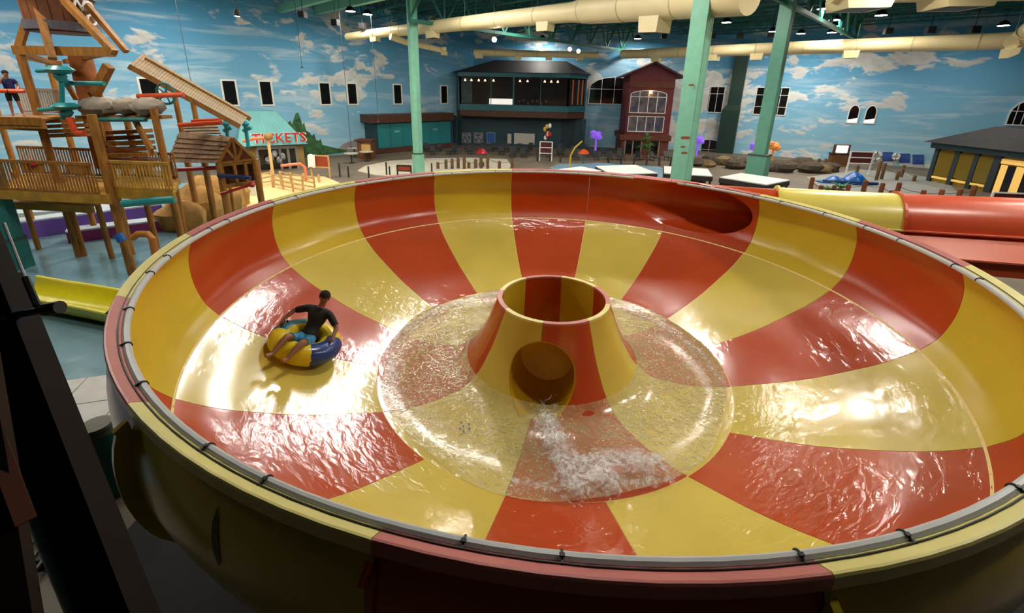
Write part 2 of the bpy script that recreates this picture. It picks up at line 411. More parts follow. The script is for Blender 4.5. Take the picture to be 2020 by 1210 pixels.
# mural figures painted on the left wall (flat paint, a skin on the wall)
NLV = VL
def mural(name, pix, m, off):
    pts = [onp(x, y, L0, NLV)+NLV*off for x, y in pix]
    o = MB().prism(pts, NLV*0.004).build(name, m, wall_left); return o
mural('painted_lake', [(575, 318), (575, 299), (640, 297), (690, 300), (760, 302), (760, 330), (575, 335)], LAKE, 0.004)
mural('painted_mountain', [(660, 302), (676, 284), (690, 279), (705, 276), (722, 273), (738, 276), (752, 282), (762, 300), (762, 306)], MTN, 0.010)
tops = [(566, 244), (572, 238), (576, 246), (583, 224), (588, 222), (592, 232), (596, 246), (600, 242), (604, 258), (611, 262), (615, 268), (620, 264), (623, 276), (629, 278), (632, 273), (636, 286), (645, 288), (660, 292), (684, 296)]
mural('painted_pine_trees', [(566, 318)]+tops+[(684, 300), (640, 306), (622, 318)], PINE, 0.016)

# ---- windows in the walls
NWIN = [0]
def window(p0, ux, nz, wdt, z0, z1, bars_v=0, bars_h=(), arch=0.0, frame_m=WHITE, fw=0.09, glass=DGLASS, fill=None, back=True):
    """window on a wall: p0 base-left corner (any z), ux along the wall, nz towards the hall"""
    NWIN[0] += 1; name = 'window_%d' % NWIN[0]
    o = V(p0[0], p0[1], z0); up = V(0, 0, 1); H = z1-z0
    def outline(ins):
        a = wdt-ins; pts = [(ins, ins), (a, ins)]
        if arch:
            for i in range(9):
                t = PI*i/8; pts.append((wdt/2+(wdt/2-ins)*math.cos(t), H-arch+(arch-ins)*math.sin(t)))
        else: pts += [(a, H-ins), (ins, H-ins)]
        return pts
    W3 = lambda q, d: o+ux*q[0]+up*q[1]+nz*d
    po, pi = outline(0), outline(fw); n = len(po)
    b = MB()
    vs = [W3(q, 0.0) for q in po]+[W3(q, 0.10) for q in po]+[W3(q, 0.10) for q in pi]+[W3(q, 0.0) for q in pi]
    b.add(vs, [(k*n+i, k*n+(i+1) % n, (k+1)*n+(i+1) % n, (k+1)*n+i) for k in range(3) for i in range(n)])
    root = bpy.data.objects.new(name, None); COL.objects.link(root); root.location = tuple(o); ORG[name] = tuple(o); struct(root)
    b.build('window_frame', frame_m, root)
    if fill: MB().prism([W3(q, 0.012) for q in pi], nz*0.01).build('blind', fill, root)
    MB().prism([W3(q, 0.03) for q in pi], nz*0.012).build('pane', glass, root)
    for i in range(bars_v):
        t = wdt*(i+1)/(bars_v+1)
        hh = H-fw if not arch else H-arch+(arch)*math.sqrt(max(0, 1-((t-wdt/2)/(wdt/2))**2))
        MB().beam(W3((t, 0.02), 0.055), W3((t, hh), 0.055), 0.06, 0.05, up=nz).build('glazing_bar', frame_m, root)
    for hb in bars_h:
        MB().beam(W3((0.02, H*hb), 0.06), W3((wdt-0.02, H*hb), 0.06), 0.06, 0.05, up=nz).build('glazing_bar', frame_m, root)
    return root
for xl, xr, yt, yb in ((273, 307, 154, 208), (437, 461.5, 158.5, 206.5), (511, 532, 160.5, 205.6), (629.5, 648, 164, 204.5), (684.5, 701, 165.5, 204.2), (776, 790, 168.5, 204.5), (869.5, 881, 171.5, 203.5)):
    a = onp(xl, yt, L0, NLV); b = onp(xr, yt, L0, NLV); c = onp(xl, yb, L0, NLV)
    if xl == 273: c[2] = -0.35+0.8; 
    zb, zt = 0.44, 2.66
    w_ = float((b-a)@UL); fw = 0.16
    window(a-UL*fw+NLV*0.002, UL, NLV, w_+2*fw, zb-fw, zt+fw, fw=fw)
WR = V(PB)
BN = V(0, -1, 0); RN = -NR if (-NR)@(cen-PB) > 0 else NR
def rwin(xl, xr, yt, yb, **k):
    a = onp(xl, yb, PB, RN); b = onp(xr, yb, PB, RN); t = onp((xl+xr)/2, yt, PB, RN)
    return window(a+RN*0.002, DR, RN, float((b-a)@DR), float(min(a[2], b[2])), float(t[2]), **k)
rwin(1368, 1424, 170, 221, bars_v=3, bars_h=(0.72,), fw=0.1)
rwin(1484, 1549, 172, 226, bars_v=3, bars_h=(0.3, 0.72), fw=0.1)
for xa, xb, yt, yb in ((1668, 1691, 206, 243), (1701, 1725, 207, 244)):
    ro = rwin(xa, xb, yt, yb, arch=0.9, fw=0.12); o_ = V(ORG[ro.name])
    wq = float((onp(xb, yb, PB, RN)-onp(xa, yb, PB, RN))@DR)
    MB().prism([o_+DR*.14+V(0, 0, .14), o_+DR*(wq-.14)+V(0, 0, .14), o_+DR*(wq-.14)+V(0, 0, .62), o_+DR*.14+V(0, 0, .42)], RN*.05).build('lit_shade', LITW, ro)
rwin(1981, 2060, 196, 247, arch=1.6, bars_v=4, bars_h=(0.55,), fw=0.12)
rwin(1366, 1424, 274, 318, arch=1.3, bars_v=1, bars_h=(0.55,), fw=0.1)
a = aty(1160, 205, 60); b = aty(1231, 205, 60); t = aty(1195, 151, 60)
window(a+BN*0.002, V(1, 0, 0), BN, b[0]-a[0]+2, a[2], t[2], arch=1.6, bars_v=3, bars_h=(0.55,), fw=0.1)

# ================================================================== the bowl slide
TH0 = math.radians(194.04); ST = PI/8
def chop(prof, n):
    """resample a polyline smoothly (Catmull-Rom)"""
    P = [V(*q) for q in prof]; P = [2*P[0]-P[1]]+P+[2*P[-1]-P[-2]]; out = []
    for i in range(1, len(P)-2):
        for k in range(n):
            t = k/n; a, b, c, d = P[i-1:i+3]
            out.append(0.5*((2*b)+(-a+c)*t+(2*a-5*b+4*c-d)*t*t+(-a+3*b-3*c+d)*t**3))
    out.append(P[-2]); return [tuple(q) for q in out]
def offset(prof, d):
    P = [V(*q) for q in prof]; o = []
    for i in range(len(P)):
        t = P[min(i+1, len(P)-1)]-P[max(i-1, 0)]; t /= np.linalg.norm(t); o.append(tuple(P[i]+d*V(-t[1], t[0])))
    return o
UPPER = chop([(6.13, 0), (6.25, -.3), (6.28, -.6), (6.25, -.9), (6.15, -1.2), (5.965, -1.44)], 3)
LOWER = chop([(5.955, -1.452), (5.6, -1.72), (5.2, -1.95), (4.4, -2.33), (3.36, -2.68)], 4)
POOL = chop([(3.35, -2.683), (2.9, -2.78), (2.35, -2.80), (1.9, -2.72), (1.62, -2.5), (1.42, -2.2), (1.27, -1.9), (1.15, -1.6), (1.06, -1.37)], 3)
def shell(prof, th, a0, a1, n, gap=0.012):
    rm = sum(q[0] for q in prof)/len(prof); g = gap/rm/2
    out = offset(prof, th)
    return MB().lathe(list(prof)+out[::-1], a0+g, a1-g, n, closed=True)
bowl = thing('bowl_slide', (0, 0, FL), 'giant round bowl water slide of yellow and orange-red fibreglass panels', 'water slide')
# cutters for the entry tunnel and the drain hole
PHI = math.radians(75.5); EN = V(math.cos(PHI), math.sin(PHI), 0); ET = V(math.sin(PHI), -math.cos(PHI), 0)
E0 = EN*5.62+V(0, 0, -0.64)
def cutter(p, q, r, n=48):
    o = MB().tube([p, q], r, n).build('cutter', BLACK); return o
cut_entry = cutter(E0-ET*0.2, E0+ET*5.5, 0.66)
HA = math.radians(263); HD = V(math.cos(HA), math.sin(HA), 0)
HA = math.radians(264.5); HD = V(math.cos(HA), math.sin(HA), 0)
cut_hole = cutter(HD*0.5+V(0, 0, -2.20), HD*1.85+V(0, 0, -2.22), 0.57)
bpy.context.view_layer.update()
for j in range(16):
    a0 = TH0+j*ST; a1 = a0+ST
    yel = j % 2 == 0
    k = -j                                # seam index
    entry = j in (10, 11)                 # sectors between the seams seen at x=1163 and x=1496
    dead = j in (9, 10, 11)
    up = shell(UPPER, 0.045, a0, a1, 10).build('wall_panel', RED if (dead or not yel) else YEL, bowl, smooth=True)
    ang = math.degrees(a0) % 360
    if 25 < ang < 95 or 25 < (ang+22.5) % 360 < 95:
        cut_entry.location = (0, 0, 0)
        # the cutter lives in world space, the panel under the bowl's empty
        boolean(up, [cut_entry])
    shell(LOWER, 0.045, a0, a1, 8).build('bowl_panel', YELW if yel else REDW, bowl, smooth=True)
    fl = MB().lathe([(6.11, 0.0), (6.125, 0.012), (6.225, 0.068), (6.24, 0.068), (6.25, 0.056), (6.252, -0.03), (6.242, -0.03), (6.23, 0.036), (6.13, -0.02)], a0+.0006, a1-.0006, 8, closed=True)
    fl.build('rim_flange', YFL if (yel and not dead) else RFL, bowl)
    # upright joint flange outside the wall
    rib = [(6.27, -.06)]+offset(UPPER[1:]+LOWER, 0.045)[1:18]; ro = [(6.37, -.12)]+offset(UPPER[1:]+LOWER, 0.15 if j == 2 else 0.075)[1:18]
    b = MB().lathe(rib+ro[::-1], a0-.004, a0+.004, 1, closed=True)
    if not (20 < ang < 100): b.build('joint_flange', YEL if yel else RED, bowl)
# pool floor and cone: eight sectors of 45 degrees
for j in range(8):
    a0 = TH0-ST+j*2*ST; a1 = a0+2*ST
    yel = j % 2 == 1
    c = shell(POOL, 0.04, a0, a1, 14, 0.008).build('cone_panel', YELW if yel else REDW, bowl, smooth=True)
    mid = (math.degrees(a0)+22.5) % 360
    if 200 < mid < 320: boolean(c, [cut_hole])
    MB().lathe([(1.07, -1.385), (1.07, -1.345), (0.985, -1.345), (0.985, -1.385)], a0+.002, a1-.002, 12, closed=True).build('cone_lip', YFL if yel else RFL, bowl)
    inn = chop([(1.0, -1.385), (1.02, -1.9), (1.05, -2.4), (1.1, -3.1)], 2)
    ci = MB().lathe(inn+[(r_+.02, z) for r_, z in inn[::-1]], a0, a1, 12, closed=True).build('cone_lining', YEL if yel else RED, bowl, smooth=True)
    if 200 < mid < 320: boolean(ci, [cut_hole])
for c in (cut_entry, cut_hole): bpy.data.objects.remove(c)
# seam filler behind the panels
back = offset(UPPER+LOWER, 0.008); bk2 = offset(UPPER+LOWER, 0.03)
mbk = MB()
for j in range(16):
    a = TH0+j*ST
    ang = math.degrees(a) % 360
    prof = back+bk2[::-1] if not 25 < ang < 95 else offset(LOWER, .004)+offset(LOWER, .03)[::-1]
    mbk.lathe(prof, a-.006, a+.006, 1, closed=True)
mbk.lathe([(5.985, -1.43), (5.94, -1.462), (5.96, -1.48), (6.01, -1.45)], n=160, closed=True)
mbk.lathe([(3.37, -2.681), (3.34, -2.69), (3.34, -2.71), (3.37, -2.71)], n=120, closed=True)
mbk.build('seam_filler', CAULK, bowl)
# floor of the shaft and exit chute inside the cone
MB().lathe([(1.08, -3.1), (0.0, -3.1), (0.0, -3.14), (1.08, -3.14)], n=32, closed=True).build('shaft_floor', YEL, bowl)
P_ = [HD*1.95+V(0, 0, -2.22), HD*1.2+V(0, 0, -2.20), HD*.7+V(0, 0, -2.22), HD*.48+V(0, 0, -2.26), HD*.42+V(0, 0, -2.28)]
tb = MB().tube(P_, [.572, .572, .5, .34, .03], 40); ti = MB().tube(P_[:3]+[HD*.52+V(0, 0, -2.25)], [.55, .55, .48, .03], 40)
sc_ = tb.build('drain_scoop', mat('scoop_yellow', (196, 156, 30), .25, bump=.25, bscale=6), bowl, smooth=True)
cin = ti.build('cutter', BLACK); P2_ = [(0, -3.4), (3.3, -3.4)]+offset(POOL, .004)+[(0, -1.37)]
csol = MB().lathe(P2_, n=96).build('cutter', BLACK); cin.location = (0, 0, 0)
cb_ = MB().tube([HD*1.9+V(0, 0, -2.22), HD*2.2+V(0, 0, -2.22)], .55, 40).build('cutter', BLACK)
bpy.context.view_layer.update()
boolean(sc_, [cin, cb_]); bpy.context.view_layer.update(); boolean(sc_, [csol], 'INTERSECT')
for c in (cin, csol, cb_): bpy.data.objects.remove(c)
for dx, dy in ((0, 0), (.07, .05), (.1, -.04), (-.06, .07), (.02, -.1), (-.05, -.06)):
    q = atz(915, 838, -2.74)
    MB().lathe([(0, .012), (0.018, .012), (0.018, -.02)], n=8, c=(q[0]+dx, q[1]+dy, -2.775)).build('drain_hole', BLACK, bowl)
# rim pipe with a gap, clamps
GA0, GA1 = math.radians(57), math.radians(69)
pipe = MB(); m_ = 150
pipe.tube([V(6.088*math.cos(t), 6.088*math.sin(t), -0.008) for t in np.linspace(GA1, GA0+2*PI, m_)], 0.036, 10)
pipe.build('rim_pipe', GREYP, bowl, smooth=True)
MB().tube([V(6.145*math.cos(t), 6.145*math.sin(t), 0.030) for t in np.linspace(GA1, GA0+2*PI, m_)], 0.006, 6).build('rim_hose', BLACK, bowl)
cl = MB()
cl.tube([(0.041*math.cos(t), 0, 0.041*math.sin(t)) for t in np.linspace(-.3, PI+.3, 9)], 0.007, 6)
cl.box((0.075, 0, 0.03), (0.08, 0.016, 0.014)); cl.box((0.01, 0, 0.04), (0.02, 0.03, 0.012))
clm = cl.mesh('pipe_clamp'); clm.materials.append(BLACK)
for a in list(range(75, 75+346, 9)):
    t = math.radians(a+2*math.sin(a*3.1)); c = V(6.088*math.cos(t), 6.088*math.sin(t), -0.008)
    place('pipe_clamp', clm, bowl, frame(c, (math.cos(t), math.sin(t), 0)))
# oily stain on the front outside panel, steel frame under the bowl
st = MB(); prs = offset(UPPER+LOWER, 0.05)
fr = MB()
for r_, z in ((5.35, -2.02), (3.6, -2.75)):
    fr.tube([V(r_*math.cos(t), r_*math.sin(t), z-.17) for t in np.linspace(0, 2*PI, 49)], 0.11, 8)
fr.build('support_ring', TEALD, bowl, smooth=True)
for j in range(8):
    t = TH0+ST/2+j*PI/4
    MB().tube([V(5.3*math.cos(t), 5.3*math.sin(t), -2.15), V(5.3*math.cos(t), 5.3*math.sin(t), FL)], 0.16, 12).build('support_leg', TEALD, bowl, smooth=True)
    MB().beam(V(5.3*math.cos(t), 5.3*math.sin(t), -2.75), V(1.3*math.cos(t), 1.3*math.sin(t), -3.2), 0.14, 0.2).build('support_arm', TEALD, bowl)
def stain(aa, z0, z1, wd_):
    pr = [q for q in prs if z1 <= q[1] <= z0]; n = len(pr); vs = []; fs = []
    for i, (r_, z) in enumerate(pr):
        h = wd_*math.sin(PI*(0.12+0.86*(1-(i/(n-1)))))**0.7
        for s_ in (-1, 1): vs.append((r_*math.cos(aa+s_*h/6), r_*math.sin(aa+s_*h/6), z))
    for i in range(n-1): fs.append((2*i, 2*i+1, 2*i+3, 2*i+2))
    b = MB(); b.v = vs; b.f = fs; return b
stain(math.radians(250.6), -0.15, -0.62, 0.035).build('dark_stain', mat('oil_stain', (96, 88, 42), 0.6, var=.3, vscale=20), bowl)

# entry flume running in from the right
flume = thing('entry_flume', (9, 3, FL), 'closed yellow and red slide tube feeding the bowl from the right', 'slide tube')
def fpt(s): return E0+ET*s+V(0, 0, 0.012*max(0, s-3)**1.6)
def seg(s0, s1, m, r=0.70, open_=False):
    P = [fpt(s) for s in np.linspace(s0, s1, 8)]
    b = MB(); n = 28; k = len(P); vs = []
    for rr in (r-0.04, r):
        for q in P:
            for j in range(n):
                t = 2*PI*j/n; vs.append(q+EN*rr*math.cos(t)+V(0, 0, rr*math.sin(t)))
    fs = []
    for l in range(2):
        for i in range(k-1):
            for j in range(n): fs.append((l*k*n+i*n+j, l*k*n+i*n+(j+1) % n, l*k*n+(i+1)*n+(j+1) % n, l*k*n+(i+1)*n+j))
    for i in (0, k-1):
        for j in range(n): fs.append((i*n+j, i*n+(j+1) % n, k*n+i*n+(j+1) % n, k*n+i*n+j))
    b.add(vs, fs); return b
def ringfl(s, m):
    P = fpt(s); b = MB(); n = 28; vs = []
    for ds, rr in ((-.025, .69), (-.025, .80), (.025, .80), (.025, .69)):
        for j in range(n):
            t = 2*PI*j/n; vs.append(P+ET*ds+EN*rr*math.cos(t)+V(0, 0, rr*math.sin(t)))
    b.add(vs, [(i*n+j, i*n+(j+1) % n, ((i+1) % 4)*n+(j+1) % n, ((i+1) % 4)*n+j) for i in range(4) for j in range(n)])
    return b.build('joint_ring', m, flume)
REDT = mat('flume_red', (206, 84, 50), 0.3); YELT = mat('flume_yellow', (224, 208, 100), 0.3)
SEGS = [(4.15, 5.2, REDT), (5.2, 7.2, YELT), (7.2, 10.6, REDT), (10.6, 14, YELT), (14, 18, REDT)]
SEGS = [(0.0, 4.4, REDT), (4.4, 6.95, YELT), (6.95, 11.0, REDT), (11.0, 15.0, YELT), (15.0, 19.0, REDT)]
solid = MB().lathe([(0, -3.2)]+(UPPER+LOWER)[::-1]+[(6.13, 0.6), (0, 0.6)], n=96).build('cutter', BLACK)
bpy.context.view_layer.update()
for i, (s0, s1, m_) in enumerate(SEGS):
    o = seg(s0, s1, m_, 0.70 if i == 0 else 0.745).build('tube_section', m_ if i else RED, flume, smooth=True)
    if i == 0: boolean(o, [solid]); o['label'] = 'orange-red mouth of the tube opening into the bowl wall'
    if i:
        ringfl(s0, m_)
        for ang in (0.05, -0.75, PI-.05):     # lengthwise bolting flanges
            d = EN*math.cos(PI+ang)+V(0, 0, math.sin(PI+ang)*-1)
            P = [fpt(s)+d*0.77 for s in np.linspace(s0, s1, 6)]
            b = MB()
            for q0, q1 in zip(P[:-1], P[1:]): b.beam(q0, q1, 0.03, 0.09, up=d)
            b.build('length_flange', YFL if m_ is YELT else mat('flume_red_flange', (228, 120, 92), 0.4), flume)
bpy.data.objects.remove(solid)
AP = mat('apron_orange', (214, 92, 48), .35)  # added sloping plate, stands in for light reflected onto the tube's lower side
for s0, s1, m_ in ((7.0, 11.0, AP), (11.0, 15.0, YELT), (15.0, 19.0, AP)):
    b = MB(); pts = []
    for s in np.linspace(s0, s1, 5):
        q = fpt(s); pts.append([q-EN*.74+V(0, 0, -.02), q-EN*1.2+V(0, 0, -.42), q-EN*1.2+V(0, 0, -.75), q-EN*1.15+V(0, 0, -.75), q-EN*1.15+V(0, 0, -.46), q-EN*.70+V(0, 0, -.06)])
    vs = [q for l in pts for q in l]; fs = [(i*6+j, i*6+(j+1) % 6, (i+1)*6+(j+1) % 6, (i+1)*6+j) for i in range(4) for j in range(6)]+[(0, 1, 2, 3, 4, 5), (29, 28, 27, 26, 25, 24)]
    b.add(vs, fs).build('added_apron', m_, flume)
    b = MB()
    for a_, c_ in zip(pts[:-1], pts[1:]): b.beam(a_[1]-EN*.02, c_[1]-EN*.02, .05, .04)
    b.build('apron_lip', YFL if m_ is YELT else mat('flume_red_flange', (228, 120, 92), 0.4), flume)
for s in (5.6, 12.5):
    q = fpt(s); MB().tube([q-V(0, 0, .7), V(q[0], q[1], FL)], 0.16, 12).build('support_leg', TEALD, flume, smooth=True)

# ---- water in the bowl
def poly_water(name, m, rin, rout, zf, n=160, k=14, a0=0, a1=2*PI, amp=0.02, seed=1):
    rn = random.Random(seed); ph = [rn.uniform(0, 6.28) for _ in range(12)]; b = MB(); vs = []; full = abs(a1-a0-2*PI) < 1e-6; na = n if full else n+1
    for i in range(na):
        t = a0+(a1-a0)*i/n
        ro = rout(t) if callable(rout) else rout
        for j in range(k+1):
            r_ = rin+(ro-rin)*j/k
            w_ = amp*(math.sin(3*t+ph[0]+4*r_)+math.sin(7*t-6*r_+ph[1])+0.7*math.sin(13*t+9*r_+ph[2])+0.6*math.sin(23*t-15*r_+ph[3])+.5*math.sin(31*t+21*r_+ph[4]))/2
            vs.append((r_*math.cos(t), r_*math.sin(t), zf(r_)+w_*(1 if 0 < j < k else 0.2)))
    fs = [(i*(k+1)+j, ((i+1) % na)*(k+1)+j, ((i+1) % na)*(k+1)+j+1, i*(k+1)+j+1) for i in range(n) for j in range(k)]
    return b.add(vs, fs).build(name, m, smooth=True)
def zprof(r_):
    P = sorted(LOWER+POOL)
    for (r0, z0), (r1, z1) in zip(P[:-1], P[1:]):
        if r0 <= r_ <= r1: return z0+(z1-z0)*(r_-r0)/max(1e-6, r1-r0)
    return P[-1][1]
WAT = water_mat('rippling_water', (236, 234, 176), 0.58, 0.76, 9.0, 0.45, clear=0.80, rough=0.14)
pw = poly_water('pool_water', WAT, 1.66, lambda t: 3.30+0.06*math.sin(3*t)+0.05*math.sin(7*t+1), lambda r_: max(-2.655, zprof(r_)+0.02), amp=0.022)
tag(pw, 'shallow rippling water circling the cone at the bottom of the bowl', kind='stuff')
def foam_mat():
    m = bpy.data.materials.new('white_foam'); m.use_nodes = True; nt = m.node_tree; L = nt.links.new; b = nt.nodes['Principled BSDF']
    b.inputs['Base Color'].default_value = (.92, .93, .94, 1); b.inputs['Roughness'].default_value = .45
    at = nt.nodes.new('ShaderNodeAttribute'); at.attribute_name = 'froth'; tc = nt.nodes.new('ShaderNodeTexCoord')
    n = nt.nodes.new('ShaderNodeTexNoise'); n.inputs['Scale'].default_value = 7; n.inputs['Detail'].default_value = 10; n.inputs['Roughness'].default_value = .68; n.inputs['Distortion'].default_value = 1.6
    L(tc.outputs['Object'], n.inputs['Vector'])
    a = nt.nodes.new('ShaderNodeMath'); a.operation = 'MULTIPLY_ADD'; L(n.outputs['Fac'], a.inputs[0]); a.inputs[1].default_value = 2.4; L(at.outputs['Fac'], a.inputs[2])
    r = nt.nodes.new('ShaderNodeMapRange'); r.inputs[1].default_value = 1.5; r.inputs[2].default_value = 2.15; r.inputs[4].default_value = .92; L(a.outputs[0], r.inputs[0])
    L(r.outputs[0], b.inputs['Alpha'])
    bp = nt.nodes.new('ShaderNodeBump'); bp.inputs['Strength'].default_value = .8; bp.inputs['Distance'].default_value = .06; L(n.outputs['Fac'], bp.inputs['Height']); L(bp.outputs[0], b.inputs['Normal'])
    MATS['foam'] = m; return m
FOAM = foam_mat()
def foam_sheet(pix, wid, label, lift=.03, hz=.08, step=.035, seed=0, gain=.62):
    """a thin uneven layer of froth on the water, thickest along a line of points"""
    pts = np.array([atz(x, y, -2.66) for x, y in pix]); lo = pts.min(0)-2.2*wid; hi = pts.max(0)+2.2*wid; rn = random.Random(seed)
    nx, ny = int((hi[0]-lo[0])/step)+1, int((hi[1]-lo[1])/step)+1; vs, fr, idx = [], [], {}
    for i in range(nx):
        for j in range(ny):
            q = np.array([lo[0]+i*step, lo[1]+j*step]); d = 9
            for a, c in zip(pts[:-1], pts[1:]):
                ab = (c-a)[:2]; t = np.clip(((q-a[:2])@ab)/(ab@ab), 0, 1); d = min(d, np.linalg.norm(q-a[:2]-ab*t))
            f = math.exp(-(d/wid)**2)
            if f < .03: continue
            rr = math.hypot(*q)
            if rr < 1.5: continue
            idx[i, j] = len(vs); fr.append(f*gain); vs.append((q[0], q[1], max(-2.65, zprof(min(rr, 5.9)))+lift+f*hz*(.5+rn.random()*.5)))
    fs = [(idx[i, j], idx[i+1, j], idx[i+1, j+1], idx[i, j+1]) for (i, j) in idx if (i+1, j) in idx and (i, j+1) in idx and (i+1, j+1) in idx]
    b = MB(); b.add(vs, fs); o = b.build('foam', FOAM, smooth=True)
    at = o.data.attributes.new('froth', 'FLOAT', 'POINT'); at.data.foreach_set('value', fr)
    return tag(o, label, kind='stuff')
foam_sheet([(1075, 838), (1092, 875), (1112, 920), (1130, 965), (1112, 920), (1150, 930), (1200, 955), (1150, 930), (1215, 915), (1290, 925)], .26, 'white churning foam fanning out below the drain hole', hz=.12, seed=1, gain=.80)
foam_sheet([(775, 745), (762, 700), (782, 668), (850, 620), (930, 592), (985, 582)], .12, 'thin white froth along the left edge of the water', hz=.03, seed=3, gain=.55)
foam_sheet([(1010, 955), (1090, 966), (1190, 970), (1290, 950)], .12, 'line of froth along the front edge of the water', hz=.02, seed=4, gain=.45)
foam_sheet([(1230, 606), (1305, 646), (1380, 696), (1420, 755)], .10, 'line of froth along the right far edge of the water', hz=.02, seed=5, gain=.45)

# ================================================================== people
def skin_mesh(name, joints, links, m, sub=2, parent=None, org=(0, 0, 0), smooth=True):
    """joints: {key: (point, radius)}; grows one continuous surface over the skeleton"""
    keys = list(joints); me = bpy.data.meshes.new(name); o = V(org)
    me.from_pydata([tuple(V(joints[k][0])-o) for k in keys], [(keys.index(a), keys.index(b)) for a, b in links], [])
    ob = bpy.data.objects.new(name, me); COL.objects.link(ob)
    ob.modifiers.new('skin', 'SKIN'); ms = ob.modifiers.new('sub', 'SUBSURF'); ms.levels = sub; ms.render_levels = sub
    for i, k in enumerate(keys):
        r_ = joints[k][1]; sv = me.skin_vertices[0].data[i]
        sv.radius = (r_, r_) if isinstance(r_, (int, float)) else r_
        sv.use_root = (i == 0)
    dg = bpy.context.evaluated_depsgraph_get(); m2 = bpy.data.meshes.new_from_object(ob.evaluated_get(dg))
    bpy.data.objects.remove(ob); bpy.data.meshes.remove(me)
    m2.name = name; m2.materials.append(m)
    for p_ in m2.polygons: p_.use_smooth = True
    ob = bpy.data.objects.new(name, m2); COL.objects.link(ob)
    if parent: ob.parent = parent
    else: ob.location = tuple(o)
    return ob
def person(loc, F_, Lf, Up, J, shirt_m, short_m, skin_m, hair_m, label, sleeves, sub=2):
    """J: joint positions in body axes (forward, left, up); returns the figure with its clothes as children"""
    F_, Lf, Up = V(F_), V(Lf), V(Up); o = V(loc)
    T = lambda q: o+F_*q[0]+Lf*q[1]+Up*q[2]
    root = thing('person', loc, label, 'person')
    P = {k: T(v) for k, v in J.items()}
    def mid(a, b, t=0.5): return P[a]*(1-t)+P[b]*t
    jt = {'pelvis': (P['pelvis'], .115), 'waist': (P['waist'], .11), 'chest': (P['chest'], .135), 'neck0': (P['neck'], .062), 'headb': (P['headb'], .062), 'head': (P['head'], .088), 'crown': (P['crown'], .078)}
    lk = [('pelvis', 'waist'), ('waist', 'chest'), ('chest', 'neck0'), ('neck0', 'headb'), ('headb', 'head'), ('head', 'crown')]
    for s in 'lr':
        jt.update({'sh'+s: (P['sh'+s], .066), 'el'+s: (P['el'+s], .043), 'fa'+s: (mid('el'+s, 'wr'+s, .35), .044), 'wr'+s: (P['wr'+s], .028), 'pa'+s: (P['pa'+s], (.036, .02)),
                   'hp'+s: (P['hp'+s], .095), 'th'+s: (mid('hp'+s, 'kn'+s, .5), .083), 'kn'+s: (P['kn'+s], .057), 'ca'+s: (mid('kn'+s, 'an'+s, .35), .056), 'an'+s: (P['an'+s], .036), 'he'+s: (mid('an'+s, 'to'+s, .4), .04), 'to'+s: (P['to'+s], (.045, .024))})
        lk += [('chest', 'sh'+s), ('sh'+s, 'el'+s), ('el'+s, 'fa'+s), ('fa'+s, 'wr'+s), ('wr'+s, 'pa'+s), ('pelvis', 'hp'+s), ('hp'+s, 'th'+s), ('th'+s, 'kn'+s), ('kn'+s, 'ca'+s), ('ca'+s, 'an'+s), ('an'+s, 'he'+s), ('he'+s, 'to'+s)]
        # five fingers rooted in the palm
        d = P['pa'+s]-P['wr'+s]; d /= np.linalg.norm(d); sd = np.cross(d, V(J.get('pn', (0, 0, 1)))); sd = sd/np.linalg.norm(sd)*(1 if s == 'l' else -1)
        dn = np.cross(sd, d); 
        if dn@Up > 0: dn = -dn
        for k in range(4):
            b0 = P['pa'+s]+sd*(.03-.02*k); ln = (.038, .044, .041, .033)[k]
            q1 = b0+d*ln+dn*.008; q2 = q1+d*ln*.45+dn*ln*.7; 
            jt['f%s%da' % (s, k)] = (q1, .0095); jt['f%s%db' % (s, k)] = (q2, .0085)
            lk += [('pa'+s, 'f%s%da' % (s, k)), ('f%s%da' % (s, k), 'f%s%db' % (s, k))]
        q1 = P['wr'+s]+d*.035+sd*.045; q2 = q1+d*.035+sd*.012+dn*.01
        jt['t%sa' % s] = (q1, .012); jt['t%sb' % s] = (q2, .010); lk += [('wr'+s, 't%sa' % s), ('t%sa' % s, 't%sb' % s)]
    body = skin_mesh('body', jt, lk, skin_m, 3, root, loc)
    # face: nose, ears, eyes, mouth
    up = P['crown']-P['headb']; up /= np.linalg.norm(up); fw = V(J['face'])@np.array([F_, Lf, Up]); fw -= up*(fw@up); fw /= np.linalg.norm(fw); sd = np.cross(up, fw)
    hc = P['head']
    MB().ball(hc+fw*.088-up*.012, (.016, .016, .022), 8, 6).build('nose', skin_m, root, smooth=True)
    feat = mat('dark_feature', (40, 22, 18), .5)
    for s_ in (-1, 1):
        MB().ball(hc+sd*.083*s_-up*.005, (.014, .014, .028), 8, 6).build('ear', skin_m, root, smooth=True)
        MB().ball(hc+fw*.079+sd*.032*s_+up*.018, (.010, .010, .006), 8, 5).build('eye', feat, root, smooth=True)
    MB().ball(hc+fw*.078-up*.05, (.02, .02, .005), 8, 5).build('mouth', feat, root, smooth=True)
    b = MB(); b.ball(hc+up*.045-fw*.012, 0.1, 14, 10)
    hv = []
    for q in b.v:
        q = V(q)-hc; hgt = q@up; f_ = q@fw
        lim = .035 if f_ > .02 else -.03
        if hgt < lim: q = q+up*(lim-hgt)*.9; q = q*0.97
        hv.append(tuple(hc+q))
    b.v = hv; b.build('hair', hair_m, root, smooth=True)
    # shirt and shorts: the body's own surface, lifted off the skin where the cloth lies
    Q = {k: V(v[0])-V(loc) for k, v in jt.items()}
